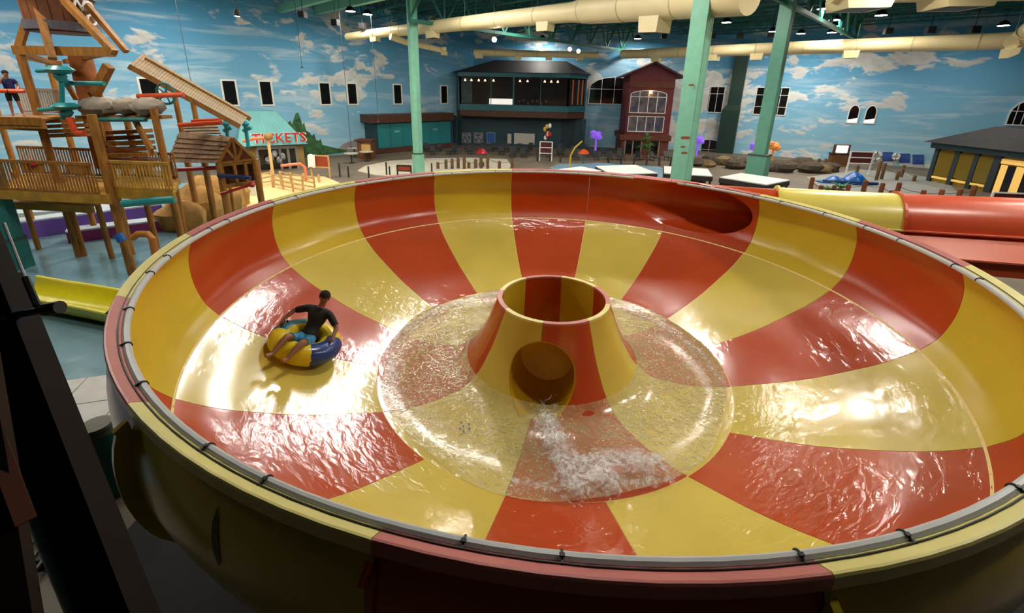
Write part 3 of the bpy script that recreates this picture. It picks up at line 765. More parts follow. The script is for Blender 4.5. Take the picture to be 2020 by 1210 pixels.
    def cloth(name, segs, lift, m_):
        """segs: bones (a, b, t0, t1) that the cloth covers; every body vertex goes to its nearest bone"""
        bones = [(a, b) for a, b in lk]; src = body.data; vv = np.array([v.co[:] for v in src.vertices]); nn = np.array([v.normal[:] for v in src.vertices])
        best = np.full(len(vv), 1e9); keep = np.zeros(len(vv), bool)
        for a, b in bones:
            A, B = Q[a], Q[b]; ab = B-A; t = np.clip((vv-A)@ab/(ab@ab), 0, 1); d = np.linalg.norm(vv-A-t[:, None]*ab, axis=1)
            ra, rb = [x if isinstance(x, (int, float)) else x[0] for x in (jt[a][1], jt[b][1])]; d = d/(ra+(rb-ra)*t)
            rg = [(q[2], q[3]) for q in segs if (q[0], q[1]) == (a, b)]
            k_ = (t >= rg[0][0]) & (t <= rg[0][1]) if rg else np.zeros(len(vv), bool)
            u_ = d < best; best[u_] = d[u_]; keep[u_] = k_[u_]
        idx = {}; vs = []; fs = []
        for p_ in src.polygons:
            if sum(keep[k] for k in p_.vertices) >= len(p_.vertices)-1:
                f = []
                for k in p_.vertices:
                    if k not in idx: idx[k] = len(vs); vs.append(tuple(vv[k]+nn[k]*lift))
                    f.append(idx[k])
                fs.append(f)
        me = bpy.data.meshes.new(name); me.from_pydata(vs, [], fs); me.materials.append(m_)
        for p_ in me.polygons: p_.use_smooth = True
        ob = bpy.data.objects.new(name, me); COL.objects.link(ob); ob.parent = root
        md = ob.modifiers.new('thickness', 'SOLIDIFY'); md.thickness = .008; md.offset = -1
        return ob
    cloth('shirt', [('pelvis', 'waist', .12, 1), ('waist', 'chest', 0, 1), ('chest', 'neck0', 0, .8)]+[x for s in 'lr' for x in (('chest', 'sh'+s, 0, 1), ('sh'+s, 'el'+s, 0, sleeves))], .014, shirt_m)
    cloth('swim_shorts', [('pelvis', 'waist', 0, .35)]+[x for s in 'lr' for x in (('pelvis', 'hp'+s, 0, 1), ('hp'+s, 'th'+s, 0, 1), ('th'+s, 'kn'+s, 0, .5))], .012, short_m)
    return root, P

# ---- rider in an inflatable ring
TC = atz(596, 672, -1.98)
ft = atz(541, 726, -1.98)
RF = ft-TC; RF[2] = 0; RF /= np.linalg.norm(RF)
slope = V(TC[0], TC[1], 0); slope /= np.linalg.norm(slope)
RU = V(0, 0, 1)-slope*0.30; RU /= np.linalg.norm(RU)
RF = RF-RU*(RF@RU); RF /= np.linalg.norm(RF); RL = np.cross(RU, RF)
TC = V(TC[0], TC[1], zprof(math.hypot(TC[0], TC[1]))+0.02)+RU*0.21
ring_ = thing('inflatable_ring', TC, 'yellow inflatable ring with teal and navy sections under the rider in the bowl', 'swim ring')
def torus_part(a0, a1, R0=.42, r0=.205, b0=0, b1=2*PI, n=20, k=16, sc=0.0):
    b = MB(); vs = []
    for i in range(n+1):
        t = a0+(a1-a0)*i/n
        for j in range(k+1):
            f_ = b0+(b1-b0)*j/k
            tt = t+(sc*math.sin(f_*9) if i in (0, n) else 0)
            rr = R0+r0*math.cos(f_)*1.0; z = r0*math.sin(f_)*.92
            vs.append(TC+RF*rr*math.cos(tt)+RL*rr*math.sin(tt)+RU*z)
    fs = [(i*(k+1)+j, (i+1)*(k+1)+j, (i+1)*(k+1)+j+1, i*(k+1)+j+1) for i in range(n) for j in range(k)]
    b.add(vs, fs); return b
TY = mat('ring_yellow', (224, 196, 44), .25); TT = mat('ring_teal', (24, 112, 128), .25); TB = mat('ring_navy', (34, 62, 128), .25); TW = mat('ring_cream', (226, 218, 150), .3)
g_ = math.radians
for a0, a1, m_ in ((-150, -75, TT), (-75, 35, TY), (35, 110, TB), (110, 210, TY)):
    torus_part(g_(a0), g_(a1), b0=-PI*.5-.6, b1=PI*.62, sc=.02).build('ring_section', m_, ring_, smooth=True)
torus_part(-PI, PI, b0=PI*.62, b1=PI*1.5-.6, n=48).build('ring_inside', TY, ring_, smooth=True)
for s_ in (-1, 1):
    a = s_*g_(92); c = TC+(RF*math.cos(a)+RL*math.sin(a))*.45+RU*.2
    tg = -RF*math.sin(a)+RL*math.cos(a)
    MB().tube([c-tg*.1-RU*.02, c-tg*.07+RU*.045, c+tg*.07+RU*.045, c+tg*.1-RU*.02], .013, 8).build('handle', BLACK, ring_, smooth=True)
J = dict(pelvis=(-.02, 0, .06), waist=(-.15, 0, .20), chest=(-.29, 0, .42), neck=(-.365, 0, .60), headb=(-.375, .01, .67), head=(-.365, .015, .77), crown=(-.375, .015, .85),
         hpl=(.06, .095, .08), hpr=(.06, -.095, .08), knl=(.47, .13, .30), knr=(.45, -.15, .31), anl=(.80, .07, .13), anr=(.79, -.19, .13), tol=(.93, .06, .17), tor=(.92, -.22, .17),
         shl=(-.32, .185, .515), shr=(-.32, -.185, .515), ell=(-.20, .42, .36), elr=(-.24, -.44, .40), wrl=(-.02, .46, .27), wrr=(-.04, -.50, .28), pal=(.04, .465, .265), par=(.02, -.485, .262),
         face=(1, .25, -.25))
person(TC-RU*0.02, RF, RL, RU, J, SHIRT, SHORT, SKIN, HAIR, 'person in black shirt and blue swim shorts riding an inflatable ring', .85)

# ================================================================== roof steel, columns, ducts, lamps
def UV(u, v, z): q = UL*u+VL*v; return V(q[0], q[1], z)
def truss(name, p, q, zb, zt, bay, m, parent, w=0.28, web=0.16):
    b = MB(); p = V(p[0], p[1], 0); q = V(q[0], q[1], 0); L = np.linalg.norm(q-p); n = max(2, int(round(L/bay)))
    b.beam(p+V(0, 0, zb), q+V(0, 0, zb), w, w); b.beam(p+V(0, 0, zt), q+V(0, 0, zt), w, w)
    for i in range(n):
        a = p+(q-p)*i/n; c = p+(q-p)*(i+1)/n; mmid = (a+c)/2
        b.beam(a+V(0, 0, zb), mmid+V(0, 0, zt), web); b.beam(mmid+V(0, 0, zt), c+V(0, 0, zb), web)
        if web > .1: b.beam(a+V(0, 0, zb), a+V(0, 0, zt), web)
    return b.build(name, m, parent)
truss('roof_truss', UV(17, -30, 0), UV(61, -30, 0), 7.7, 10.6, 3.6, JOIST, ceiling)
truss('roof_truss', UV(17, -5.4, 0), UV(58, -5.4, 0), 8.2, 10.6, 3.6, JOIST, ceiling)
truss('roof_truss', UV(17, 16, 0), UV(50, 16, 0), 8.6, 10.6, 3.6, JOIST, ceiling)
for i in range(15):
    u = 20.5+i*2.75
    truss('roof_joist', UV(u, -47.0, 0), UV(u, 24-i*.6, 0), 9.9, 10.85, 1.5, JOIST, ceiling, 0.12, 0.06)
MB().beam(UV(17, -47.4, 10.1), UV(17, 20, 10.1), 0.5, 0.9).build('roof_girder', TEAL, ceiling)
MB().beam(UV(13.2, -47.4, 9.7), UV(13.2, -20, 9.7), 0.5, 0.7).build('roof_girder', TEAL, ceiling)
def column(P, w, ztop, zc, label, m, wb=None, oct_=False):
    r = thing('column', (P[0], P[1], FL), label, 'column'); wb = wb or w*1.25
    rz = -AZ
    b = MB(); sd = 8
    def prismcol(ww, z0, z1):
        c = ww*0.28; h = ww/2; pts = [(-h+c, -h), (h-c, -h), (h, -h+c), (h, h-c), (h-c, h), (-h+c, h), (-h, h-c), (-h, -h+c)] if oct_ else [(-h, -h), (h, -h), (h, h), (-h, h)]
        ca, sa = math.cos(rz), math.sin(rz)
        return [(P[0]+x*ca-y*sa, P[1]+x*sa+y*ca, z0) for x, y in pts], (0, 0, z1-z0)
    MB().prism(*prismcol(w, zc, ztop)).build('shaft', m, r)
    if not oct_:     # steel flange plates down the faces
        ca, sa = math.cos(rz), math.sin(rz)
        for sx in (-1, 1):
            for sy in (-1, 1):
                x, y = sx*w*.5, sy*w*.38
                MB().box((P[0]+x*ca-y*sa, P[1]+x*sa+y*ca, (zc+ztop)/2), (0.03, w*.12, ztop-zc), rz).build('edge_plate', m, r)
    MB().prism(*prismcol(wb, FL, zc)).build('base_cladding', m, r)
    MB().prism(*prismcol(wb*1.04, zc-.06, zc+.04)).build('collar', mat('dark_collar', (60, 70, 66), .5), r)
    return r
C1 = atd(818, 150, 40); column(C1, 0.85, 10.6, zat(C1, 302), 'pale teal steel column left of the restaurant', TEAL, 1.05, True)
C2 = atd(1366, 180, 22.6); column(C2, 0.8, 10.6, zat(C2, 520), 'thick pale green steel column with rust marks, nearest behind the bowl', TEAL, 0.95)
C3 = atd(1523, 180, 31.5); column(C3, 0.8, 10.6, zat(C3, 305), 'grey-green steel column right of the two lit signs', mat('grey_green_steel', (92, 150, 130), .5, var=.06), 1.25)
rust = mat('rust', (150, 84, 52), .8)
for x, y, s in ((1364, 168, .12), (1352, 272, .2), (1347, 290, .1), (1350, 302, .14)):
    q = atd(x, y, 22.05); o_ = bpy.data.objects['column.001']
    b = MB(); b.beam(q-V(s, 0, 0), q+V(s, 0, 0), .05, s*.7); b.build('rust_patch', rust, o_)
# dark boxed pier on the right wall
r = thing('wall_pier', onp(1437, 310, PB, RN)*[1, 1, 0]+[0, 0, FL], 'dark green boxed pier standing against the sky wall', 'pier')
q = onp(1450, 200, PB, RN)+RN*.5; zk = zat(q, 207)
MB().box((q[0], q[1], (zk+8.5)/2), (1.6, 1.0, 8.5-zk), math.atan2(DR[1], DR[0])).build('upper_pier', DGREEN, r)
q2 = q-DR*.25; z2 = zk-.7
MB().prism([q2+DR*s*1.1+RN*t for s, t in ((-1, -.5), (1, -.5), (1, .6), (-1, .6))]*V(1, 1, 0)+V(0, 0, FL) if False else [V(*(q2+DR*s*1.1+RN*t)[:2], FL) for s, t in ((-1, -.5), (1, -.5), (1, .6), (-1, .6))], (0, 0, z2-FL)).build('lower_pier', DGREEN, r)
bt = [V(*(q2+DR*s*1.1+RN*t)[:2], z2) for s, t in ((-1, -.5), (1, -.5), (1, .6), (-1, .6))]; tp = [V(*(q+DR*s*.8+RN*t)[:2], zk) for s, t in ((-1, -.5), (1, -.5), (1, .5), (-1, .5))]
MB().add(bt+tp, [(0, 1, 5, 4), (1, 2, 6, 5), (2, 3, 7, 6), (3, 0, 4, 7)]).build('sloped_shoulder', DGREEN, r)

# ---- cream air ducts
def duct(label, pts, radii, outlets, ribs=6):
    P = [V(q) for q in pts]; r = thing('air_duct', (P[0][0], P[0][1], P[0][2]), label, 'air duct')
    MB().tube(P, radii, 18).build('duct_pipe', DUCT, r, smooth=True)
    L = [0]
    for a, b in zip(P[:-1], P[1:]): L.append(L[-1]+np.linalg.norm(b-a))
    def pos(t):
        t *= L[-1]
        for i in range(len(P)-1):
            if t <= L[i+1]+1e-6:
                k = (t-L[i])/(L[i+1]-L[i]); return P[i]+(P[i+1]-P[i])*k, radii[i]+(radii[i+1]-radii[i])*k, (P[i+1]-P[i])/np.linalg.norm(P[i+1]-P[i])
    for k in range(1, ribs+1):
        c, rr, d = pos(k/(ribs+1)); MB().tube([c-d*.04, c+d*.04], rr*1.025, 18).build('duct_band', mat('duct_band', (196, 178, 134), .5), r, smooth=True)
    for k in range(0, ribs+2, 2):
        c, rr, d = pos(min(.99, max(.01, k/(ribs+1)))); MB().beam(c+V(0, 0, rr*.9), V(c[0], c[1], CEIL), .03).build('hanger_rod', JOIST, r)
    for t, s in outlets:
        c, rr, d = pos(t); b = MB(); w = rr*s
        top = c-V(0, 0, rr*.6); bot = c-V(0, 0, rr*1.75); n = np.cross(d, (0, 0, 1))
        vs = [top+d*w*1.15*i+n*w*.8*j for i, j in ((-1, -1), (1, -1), (1, 1), (-1, 1))]+[bot+d*w*i+n*w*.8*j for i, j in ((-1, -1), (1, -1), (1, 1), (-1, 1))]
        b.add(vs, [(0, 1, 2, 3), (7, 6, 5, 4), (0, 4, 5, 1), (1, 5, 6, 2), (2, 6, 7, 3), (3, 7, 4, 0)]); o = b.build('duct_outlet', DUCT, r)
        MB().prism([bot+d*w*.8*i+n*w*.62*j-V(0, 0, .012) for i, j in ((-1, -1), (1, -1), (1, 1), (-1, 1))], (0, 0, .02)).build('grille', BLACK, o)
    return r
duct('big cream air duct running from the left wall across the top', [atd(685, 73, 46), atd(740, 66, 44), atd(900, 48, 38), atd(1130, 24, 30), atd(1165, 19, 29), atd(1480, -8, 20)], [.35, .42, .55, .62, .85, .80], [(.1, .9), (.3, .9), (.62, .8), (.86, .8)], 9)
duct('short cream duct branch dropping towards the sky wall', [atd(770, 72, 42), atd(800, 83, 43), atd(868, 98, 46), atd(880, 99, 46)], [.3, .28, .26, .3], [(.97, 1.0)], 2)
duct('cream air duct above the cottage and the right-hand sky wall', [atd(1228, 107, 58), atd(1480, 98, 46), atd(1700, 90, 42), atd(1960, 82, 36), atd(2080, 74, 33)], [.55, .58, .62, .62, .62], [(.14, .9), (.33, .9), (.45, .9), (.66, .9)], 8)
duct('thin cream duct in front of the restaurant roof', [atd(935, 103, 57), atd(1000, 105, 57), atd(1180, 109, 58)], [.42, .42, .40], [(.04, 1.1), (.35, .9), (.6, .9), (.85, .9)], 5)
duct('cream duct elbow at the top right corner', [atd(1995, 85, 32), atd(2012, 78, 32), atd(2030, 60, 31), atd(2090, 40, 30)], [.5, .6, .6, .6], [(.05, .8)], 1)
duct('cream duct crossing the very top right of the hall', [atd(1640, -12, 26), atd(2060, -18, 26)], [.5, .5], [(.14, 2.4), (.6, 2.6)], 3)

# ---- high-bay lamps
def make_lamp():
    r = thing('high_bay_lamp', (0, 0, 0), 'round white high-bay lamp hung under the dark roof', 'lamp', 'high-bay lamps under the roof')
    MB().lathe([(0, -.02), (.42, -.02), (.42, 0.0), (0, 0.0)], n=20, closed=False).build('lens', LAMP, r)
    MB().lathe([(.46, -.03), (.46, .05), (.3, .3), (.12, .42), (0, .42), (0, .40), (.1, .40), (.28, .28), (.43, .04), (.43, -.03)], n=20, closed=True).build('housing', BLACK, r, smooth=True)
    MB().tube([(0, 0, .4), (0, 0, 2.2)], .02, 6).build('hanger', BLACK, r)
    return r
lamp0 = make_lamp(); first = [True]
def lamp(P):
    if first[0]: o = lamp0; first[0] = False
    else: o = copy_tree(lamp0)
    o.location = tuple(map(float, P)); ORG[o.name] = tuple(P); return o
for x, y in ((725, 28), (1070, 76), (1258, 76), (1433, 44), (1525, 62), (1580, 66), (1641, 64), (1644, 51), (1646, 39), (1738, 30), (1980, 50)):
    lamp(atz(x, y, 9.0))
LG = [(11, -1), (16, 3), (0, 3.5), (-15, 3), (-24, 0), (-31, 14), (-38, 8), (-30, 22), (-22, 8), (-20, 24), (-17, 14), (2, 13.5), (6, 17), (12, 12), (18, 20), (10, 24), (24, 12), (30, 24), (36, 14), (17, 7), (-4, 40), (2, 34), (20, 34), (-20, 36)]
for x, y in LG: lamp((x, y, 9.0))  # added lamps, mostly out of view, placed to light bowl, tower and hall
for x, y in ((-31, 27), (-38, 17)): lamp((x, y, 10.4))  # added out of view to brighten the left wall
# added linear lamps, out of view, placed to give the streaks on the wet bowl
LINL = mat('linear_lens', (255, 249, 240), 0.5, emit=120)
for k, (x, y) in enumerate(((-2.6, 15), (-4.6, 18), (-6.3, 21), (-7.6, 24.5), (-8.8, 28))):
    r = thing('added_linear_lamp', (x, y, 9.4), 'added unseen linear lamp in the row hung above the far side of the bowl', 'lamp', 'added linear lamps in a row under the roof')
    d = V(-.5, .86, 0)
    MB().beam(V(x, y, 9.4)-d*1.3, V(x, y, 9.4)+d*1.3, .42, .06).build('lens', LINL, r); MB().beam(V(x, y, 9.5)-d*1.35, V(x, y, 9.5)+d*1.35, .5, .12).build('housing', WHITE, r)
    for e in (-1, 1): MB().beam(V(x, y, 9.5)+d*e, V(x, y, CEIL)+d*e, .03).build('hanger', BLACK, r)
# black unlit fixtures along the roof edge
def black_box():
    r = thing('ceiling_speaker', (0, 0, 0), 'black box speaker hung along the top of the sky wall', 'speaker', 'black boxes along the roof edge')
    MB().prism([(-.3, -.3, -.35), (.3, -.3, -.35), (.3, .25, -.35), (-.3, .25, -.35)], (0, 0, .55)).build('cabinet', BLACK, r)
    MB().box((0, -.31, -.08), (.5, .02, .42)).build('grille', mat('speaker_cloth', (26, 28, 30), .9), r)
    MB().beam((0, 0, .2), (0, 0, 2.2), .04).build('bracket', BLACK, r)
    return r
bb = black_box(); first2 = True
for x, y, D in ((597, 27, 40), (662, 43, 42), (715, 50, 44), (1310, 70, 52), (1405, 71, 50), (1460, 69, 48), (1522, 68, 47), (1668, 61, 44), (1752, 60, 42), (1835, 58, 39), (1922, 57, 37)):
    o = bb if first2 else copy_tree(bb); first2 = False
    o.location = tuple(map(float, atd(x, y, D))); o.rotation_euler = (0, 0, -.1)
# spotlights clamped to the truss, pointing into the hall
def spot(P, aim, label, m=FLOOD):
    r = thing('spotlight', P, label, 'spotlight'); d = V(aim)-V(P); d /= np.linalg.norm(d); P = V(P)
    MB().tube([P-d*.35, P+d*.02], [.12, .22], 14).build('can', BLACK, r, smooth=True)
    MB().tube([P+d*.02, P+d*.03], .19, 14).build('lens', m, r)
    MB().tube([P-d*.2, V((P-d*.2)[0], (P-d*.2)[1], CEIL)], .03, 6).build('yoke', BLACK, r)
    return r
spot(atd(975, 78, 36), (0, 5, 0), 'bright spotlight on the left end of the far truss')
spot(atd(1124, 97, 46), (0, 5, 0), 'left one of two bright spotlights low on the far truss')
spot(atd(1141, 101, 47), (0, 5, 0), 'right one of two bright spotlights low on the far truss')

# ================================================================== buildings round the hall
def quad_panel(b, p, q, z0, z1, n, d):
    """upright slab between plan points p and q, extruded by n*d"""
    return b.prism([V(p[0], p[1], z0), V(q[0], q[1], z0), V(q[0], q[1], z1), V(p[0], p[1], z1)], V(n)*d)
# ---- two-storey restaurant
YR = 55.0
def R3(x, y): return aty(x, y, YR)
zE, zG1, zG0, zS, zB = R3(1000, 143)[2], R3(1000, 152)[2], R3(1000, 207)[2], R3(1000, 219)[2], R3(1000, 231)[2]
xl, x1, x2, xr = R3(893, 180)[0], R3(908, 180)[0], R3(1121, 180)[0], R3(1157, 180)[0]
rest = thing('restaurant', ((xl+xr)/2, 57, FL), 'two-storey teal restaurant with a long lit upper window and dark hip roof', 'building')
fp = [V(xl, YR+2.4, 0), V(x1, YR, 0), V(x2, YR, 0), V(xr, YR+2.4, 0)]     # bay plan
yb = 59.9
def band(name, z0, z1, m, out=0.0, parent=rest):
    pts = [V(fp[0][0]-out, fp[0][1], z0), V(fp[1][0]-out*.5, fp[1][1]-out, z0), V(fp[2][0]+out*.5, fp[2][1]-out, z0), V(fp[3][0]+out, fp[3][1], z0), V(fp[3][0]+out, yb, z0), V(fp[0][0]-out, yb, z0)]
    return MB().prism(pts, (0, 0, z1-z0)).build(name, m, parent)
band('eave_band', zG1, zE, RTEAL, .25); band('sill_band', zS, zG0, RTEAL, .12); band('fascia', zB, zS, BWOOD, .05)
band('ceiling_slab', zG1-.12, zG1, mat('dark_ceiling', (40, 38, 40), .8))
for i in range(3):
    a, b_ = fp[i], fp[i+1]; n = np.cross(b_-a, (0, 0, 1)); n /= np.linalg.norm(n)
    cuts = [0, 1] if i != 1 else [0, .29, .5, .75, 1]
    for c0, c1 in zip(cuts[:-1], cuts[1:]):
        p, q = a+(b_-a)*c0, a+(b_-a)*c1
        pn = quad_panel(MB(), p, q, zG0, zG1, n, .03).build('window_pane', SGLASS, rest)
    for c0 in cuts:
        p = a+(b_-a)*c0; MB().beam(V(p[0], p[1], zG0), V(p[0], p[1], zG1), .22 if c0 in (0, 1, .5) else .08).build('mullion', RTEAL, rest)
MB().prism([V(xl, yb, zG0), V(xr, yb, zG0), V(xr, yb, zG1), V(xl, yb, zG1)], (0, -.1, 0)).build('dining_back_wall', mat('dining_wall', (70, 56, 50), .8, var=.3, vscale=.8), rest)
for fx in (.03, .09, .16, .22, .3, .55, .62, .78, .84, .9):
    x = x1+(x2-x1)*fx; MB().lathe([(0, -.16), (.16, -.16), (.05, .1), (0, .1)], n=10, c=(x, YR+1.2, zG1-.4)).build('pendant_lamp', WARM, rest)
for fx in (.93, .965, .99):
    x = x2+(xr-x2)*(fx-.9)*9; MB().box((x, YR+2.6, (zG0+zG1)/2), (.18, .18, zG1-zG0-.3)).build('glowing_post', mat('warm_post', (220, 130, 80), .5, emit=.6), rest)
b0, b1 = R3(962, 200), R3(1008, 200)
MB().box(((b0[0]+b1[0])/2, YR+1.6, zG0+.35), (b1[0]-b0[0], .5, .8)).build('lit_bar_counter', LITW, rest)
for k in range(7):
    x = R3(1022, 200)[0]+k*.62; MB().ball((x, YR+1.4, zG0+.4+.2*math.sin(k*2.2)), (.2, .15, .22), 8, 6).build('pale_seat', mat('pale_fabric', (206, 168, 150), .7), rest)
# hip roof
e0 = [V(fp[0][0]-.6, fp[0][1]-.3, zE), V(fp[1][0]-.4, fp[1][1]-.6, zE), V(fp[2][0]+.4, fp[2][1]-.6, zE), V(fp[3][0]+.6, fp[3][1]-.3, zE), V(fp[3][0]+.6, yb, zE), V(fp[0][0]-.6, yb, zE)]
zr = R3(1000, 116)[2]; ra, rb = V(R3(968, 118)[0], YR+3.2, zr), V(R3(1118, 118)[0], YR+3.2, zr)
MB().add(e0+[ra, rb, V(rb[0], yb, zr), V(ra[0], yb, zr)], [(0, 1, 6), (1, 2, 7, 6), (2, 3, 7), (3, 4, 8, 7), (7, 8, 9, 6), (5, 0, 6, 9), (0, 5, 4, 3, 2, 1), (4, 5, 9, 8)]).build('roof', ROOFD, rest)
# ground floor set back under the bay
yg = YR+2.4
MB().box(((xl+xr)/2, yg+1, (FL+zB)/2), (xr-xl, 2, zB-FL)).build('ground_wall', RTEALD, rest)
for x in (895, 1152): q = R3(x, 250); MB().box((q[0], YR+.6, (FL+zB)/2), (.5, .5, zB-FL)).build('porch_post', RTEALD, rest)
for x0, x1_, y0, y1, m_ in ((911, 929, 262, 282, WHITE), (935, 953, 262, 282, WHITE), (960, 977, 261, 283, WHITE)):
    p, q = aty(x0, y1, yg-.05), aty(x1_, y0, yg-.05); f_ = MB().box(((p[0]+q[0])/2, yg-.06, (p[2]+q[2])/2), (q[0]-p[0], .08, q[2]-p[2])).build('poster_frame', mat('poster_grey', (120, 126, 132), .5), rest)
    MB().box(((p[0]+q[0])/2, yg-.12, (p[2]+q[2])/2), ((q[0]-p[0])*.8, .04, (q[2]-p[2])*.84)).build('poster_print', BLUEP if x0 > 955 else mat('poster_dark', (44, 56, 96), .5, rgb2=(150, 150, 156), vscale=3), f_)
for x0, x1_, y0, y1 in ((1001, 1009, 264, 283), (1014, 1055, 264, 284)):
    p, q = aty(x0, y1, yg-.05), aty(x1_, y0, yg-.05); MB().box(((p[0]+q[0])/2, yg-.1, (p[2]+q[2])/2), (q[0]-p[0], .12, q[2]-p[2])).build('menu_board', mat('board_cream', (196, 194, 184), .6), rest)
p, q = aty(1105, 288, yg-.05), aty(1135, 236, yg-.05); MB().box(((p[0]+q[0])/2, yg-.05, (FL+q[2])/2), (q[0]-p[0], .1, q[2]-FL)).build('service_door', mat('dark_slate', (28, 48, 58), .6), rest)
# low wing along the left wall
wing = thing('restaurant_wing', atz(820, 300, FL), 'low teal shuttered wing with brown fascia left of the restaurant', 'building')
pa = atz(745, 306, FL); ww = 2.2
pa = L0+UL*((pa-L0)@UL)+VL*ww; pb = onp(893, 295, pa, VL); pb[2] = FL
zt1 = zat(pa, 243); zt2 = zat(pa, 227)
MB().prism([pa, pb, pb-VL*ww*.97, pa-VL*ww*.97], (0, 0, zt1-FL)).build('wing_wall', RTEALD, wing)
MB().prism([pa+VL*.5-UL*.5, pb+VL*.5, pb-VL*ww*.97, pa-VL*ww*.97-UL*.5]+V(0, 0, 0) if False else [V(*q[:2], zt1) for q in (pa+VL*.5-UL*.5, pb+VL*.5, pb-VL*ww*.97, pa-VL*ww*.97-UL*.5)], (0, 0, zt2-zt1)).build('wing_fascia', BWOOD, wing)
LW = np.linalg.norm(pb-pa)
for k in range(2):
    s0, s1 = LW*(.04+.49*k), LW*(.48+.49*k)
    pnl = quad_panel(MB(), pa+UL*s0+VL*.02, pa+UL*s1+VL*.02, FL+.7, zt1-.15, VL, .06).build('shutter', mat('shutter_teal', (30, 128, 134), .45, var=.1, vscale=.5), wing)
    for t in (.33, .66):
        p = pa+UL*(s0+(s1-s0)*t)+VL*.1; MB().beam(V(p[0], p[1], FL+.7), V(p[0], p[1], zt1-.15), .07).build('shutter_rib', RTEAL, pnl)
    p = pa+UL*(s0+(s1-s0)*.5)+VL*.13; MB().box((p[0], p[1], zt1-1.1), (.7, .04, .25), math.atan2(UL[1], UL[0])).build('shutter_mark', mat('pale_mark', (120, 170, 170), .5), pnl)
MB().prism([V(*(pa+VL*.02)[:2], FL), V(*(pb+VL*.02)[:2], FL), V(*(pb+VL*.02)[:2], FL+.7), V(*(pa+VL*.02)[:2], FL+.7)], VL*.03).build('plinth', BWOOD, wing)

# ---- burgundy cottage
YC = 52.6
def C3_(x, y): return aty(x, y, YC)
cx0, cx1 = C3_(1224, 304)[0], C3_(1316, 304)[0]
z_mid, z_eave, z_peak, z_base2 = C3_(1270, 268)[2], C3_(1270, 147)[2], C3_(1283, 121)[2], C3_(1270, 277)[2]
cot = thing('cottage', ((cx0+cx1)/2, YC+3, FL), 'tall burgundy gabled cottage facade with white-framed windows', 'building')
cm = (cx0+cx1)/2+.15; dp = 6.6
MB().prism([V(cx0+.3, YC, z_mid), V(cx1-.1, YC, z_mid), V(cx1-.1, YC, z_eave), V(cm, YC, z_peak-.25), V(cx0+.3, YC, z_eave)], (0, dp, 0)).build('upper_wall', BURG, cot)
for k in range(12):     # clapboards
    z = z_eave+.1+k*.13
    hw = (cx1-cx0-.4)/2*(1-max(0, (z-z_eave)/(z_peak-z_eave)))*.98
    if hw > .3: MB().beam(V(cm-hw, YC-.03, z), V(cm+hw, YC-.03, z), .05, .10).build('clapboard', BURG, cot)
MB().beam(V(cx0+.3, YC-.06, C3_(1270, 167)[2]), V(cx1-.1, YC-.06, C3_(1270, 167)[2]), .12, .7).build('brown_belt', BRICK, cot)
MB().prism([V(cx0, YC-.1, FL), V(cx1, YC-.1, FL), V(cx1, YC+dp, FL), V(cx0, YC+dp, FL)], (0, 0, z_base2-FL)).build('base_wall', BRICK, cot)
MB().prism([V(cx0-.3, YC-.35, z_base2), V(cx1+.2, YC-.35, z_base2), V(cx1+.2, YC+dp, z_base2), V(cx0-.3, YC+dp, z_base2)], (0, 0, z_mid-z_base2+.1)).build('cornice', BRICK, cot)
for s_ in (-1, 1):
    e = cx0-.7 if s_ < 0 else cx1+.9
    ze = z_eave-.2
    MB().prism([V(cm, YC-.7, z_peak), V(e, YC-.7, ze), V(e, YC-.7, ze-.2), V(cm, YC-.7, z_peak-.25)], (0, dp+.7, 0)).build('roof_slope', mat('maroon_roof', (70, 26, 32), .6), cot)
def mullwin(parent, x0, x1_, z0, z1, Y, nv, hb, arch=0):
    g = MB().prism([V(x0, Y-.03, z0), V(x1_, Y-.03, z0), V(x1_, Y-.03, z1)]+([V((x0+x1_)/2+(x1_-x0)/2*math.cos(PI*k/6), Y-.03, z1+arch*math.sin(PI*k/6)) for k in range(1, 6)] if arch else [])+[V(x0, Y-.03, z1)], (0, .05, 0)).build('window', mat('cottage_room', (120, 104, 104), .4, rgb2=(56, 60, 84), vscale=1.1), parent)
    for k in range(nv+1):
        x = x0+(x1_-x0)*k/nv; zt = z1+arch*math.sqrt(max(0, 1-((x-(x0+x1_)/2)/((x1_-x0)/2))**2)); MB().beam(V(x, Y-.06, z0), V(x, Y-.06, zt), .09).build('glazing_bar', WHITE, g)
    for h in hb: MB().beam(V(x0, Y-.06, z0+(z1-z0)*h), V(x1_, Y-.06, z0+(z1-z0)*h), .09).build('glazing_bar', WHITE, g)
    if arch:
        pts = [V((x0+x1_)/2+(x1_-x0)/2*math.cos(PI*k/10), Y-.06, z1+arch*math.sin(PI*k/10)) for k in range(11)]; b = MB()
        for p, q in zip(pts[:-1], pts[1:]): b.beam(p, q, .09)
        b.build('arched_bar', WHITE, g)
    return g
wx0, wx1 = C3_(1242, 230)[0]-.1, C3_(1312, 230)[0]-.1
mullwin(cot, wx0, wx1, C3_(1275, 223)[2], C3_(1275, 187)[2], YC, 4, (0, .88), .5)
mullwin(cot, wx0, wx1, C3_(1275, 260)[2], C3_(1275, 230)[2], YC, 4, (0, 1))
MB().beam(V(wx0-.15, YC-.08, C3_(1275, 226)[2]), V(wx1+.15, YC-.08, C3_(1275, 226)[2]), .16, .3).build('window_sill', BRICK, cot)
MB().lathe([(0, -.18), (.18, -.18), (.06, .1), (0, .1)], n=10, c=((wx0+wx1)/2+.2, YC-.3, C3_(1275, 181)[2])).build('wall_lamp', WARM, cot)
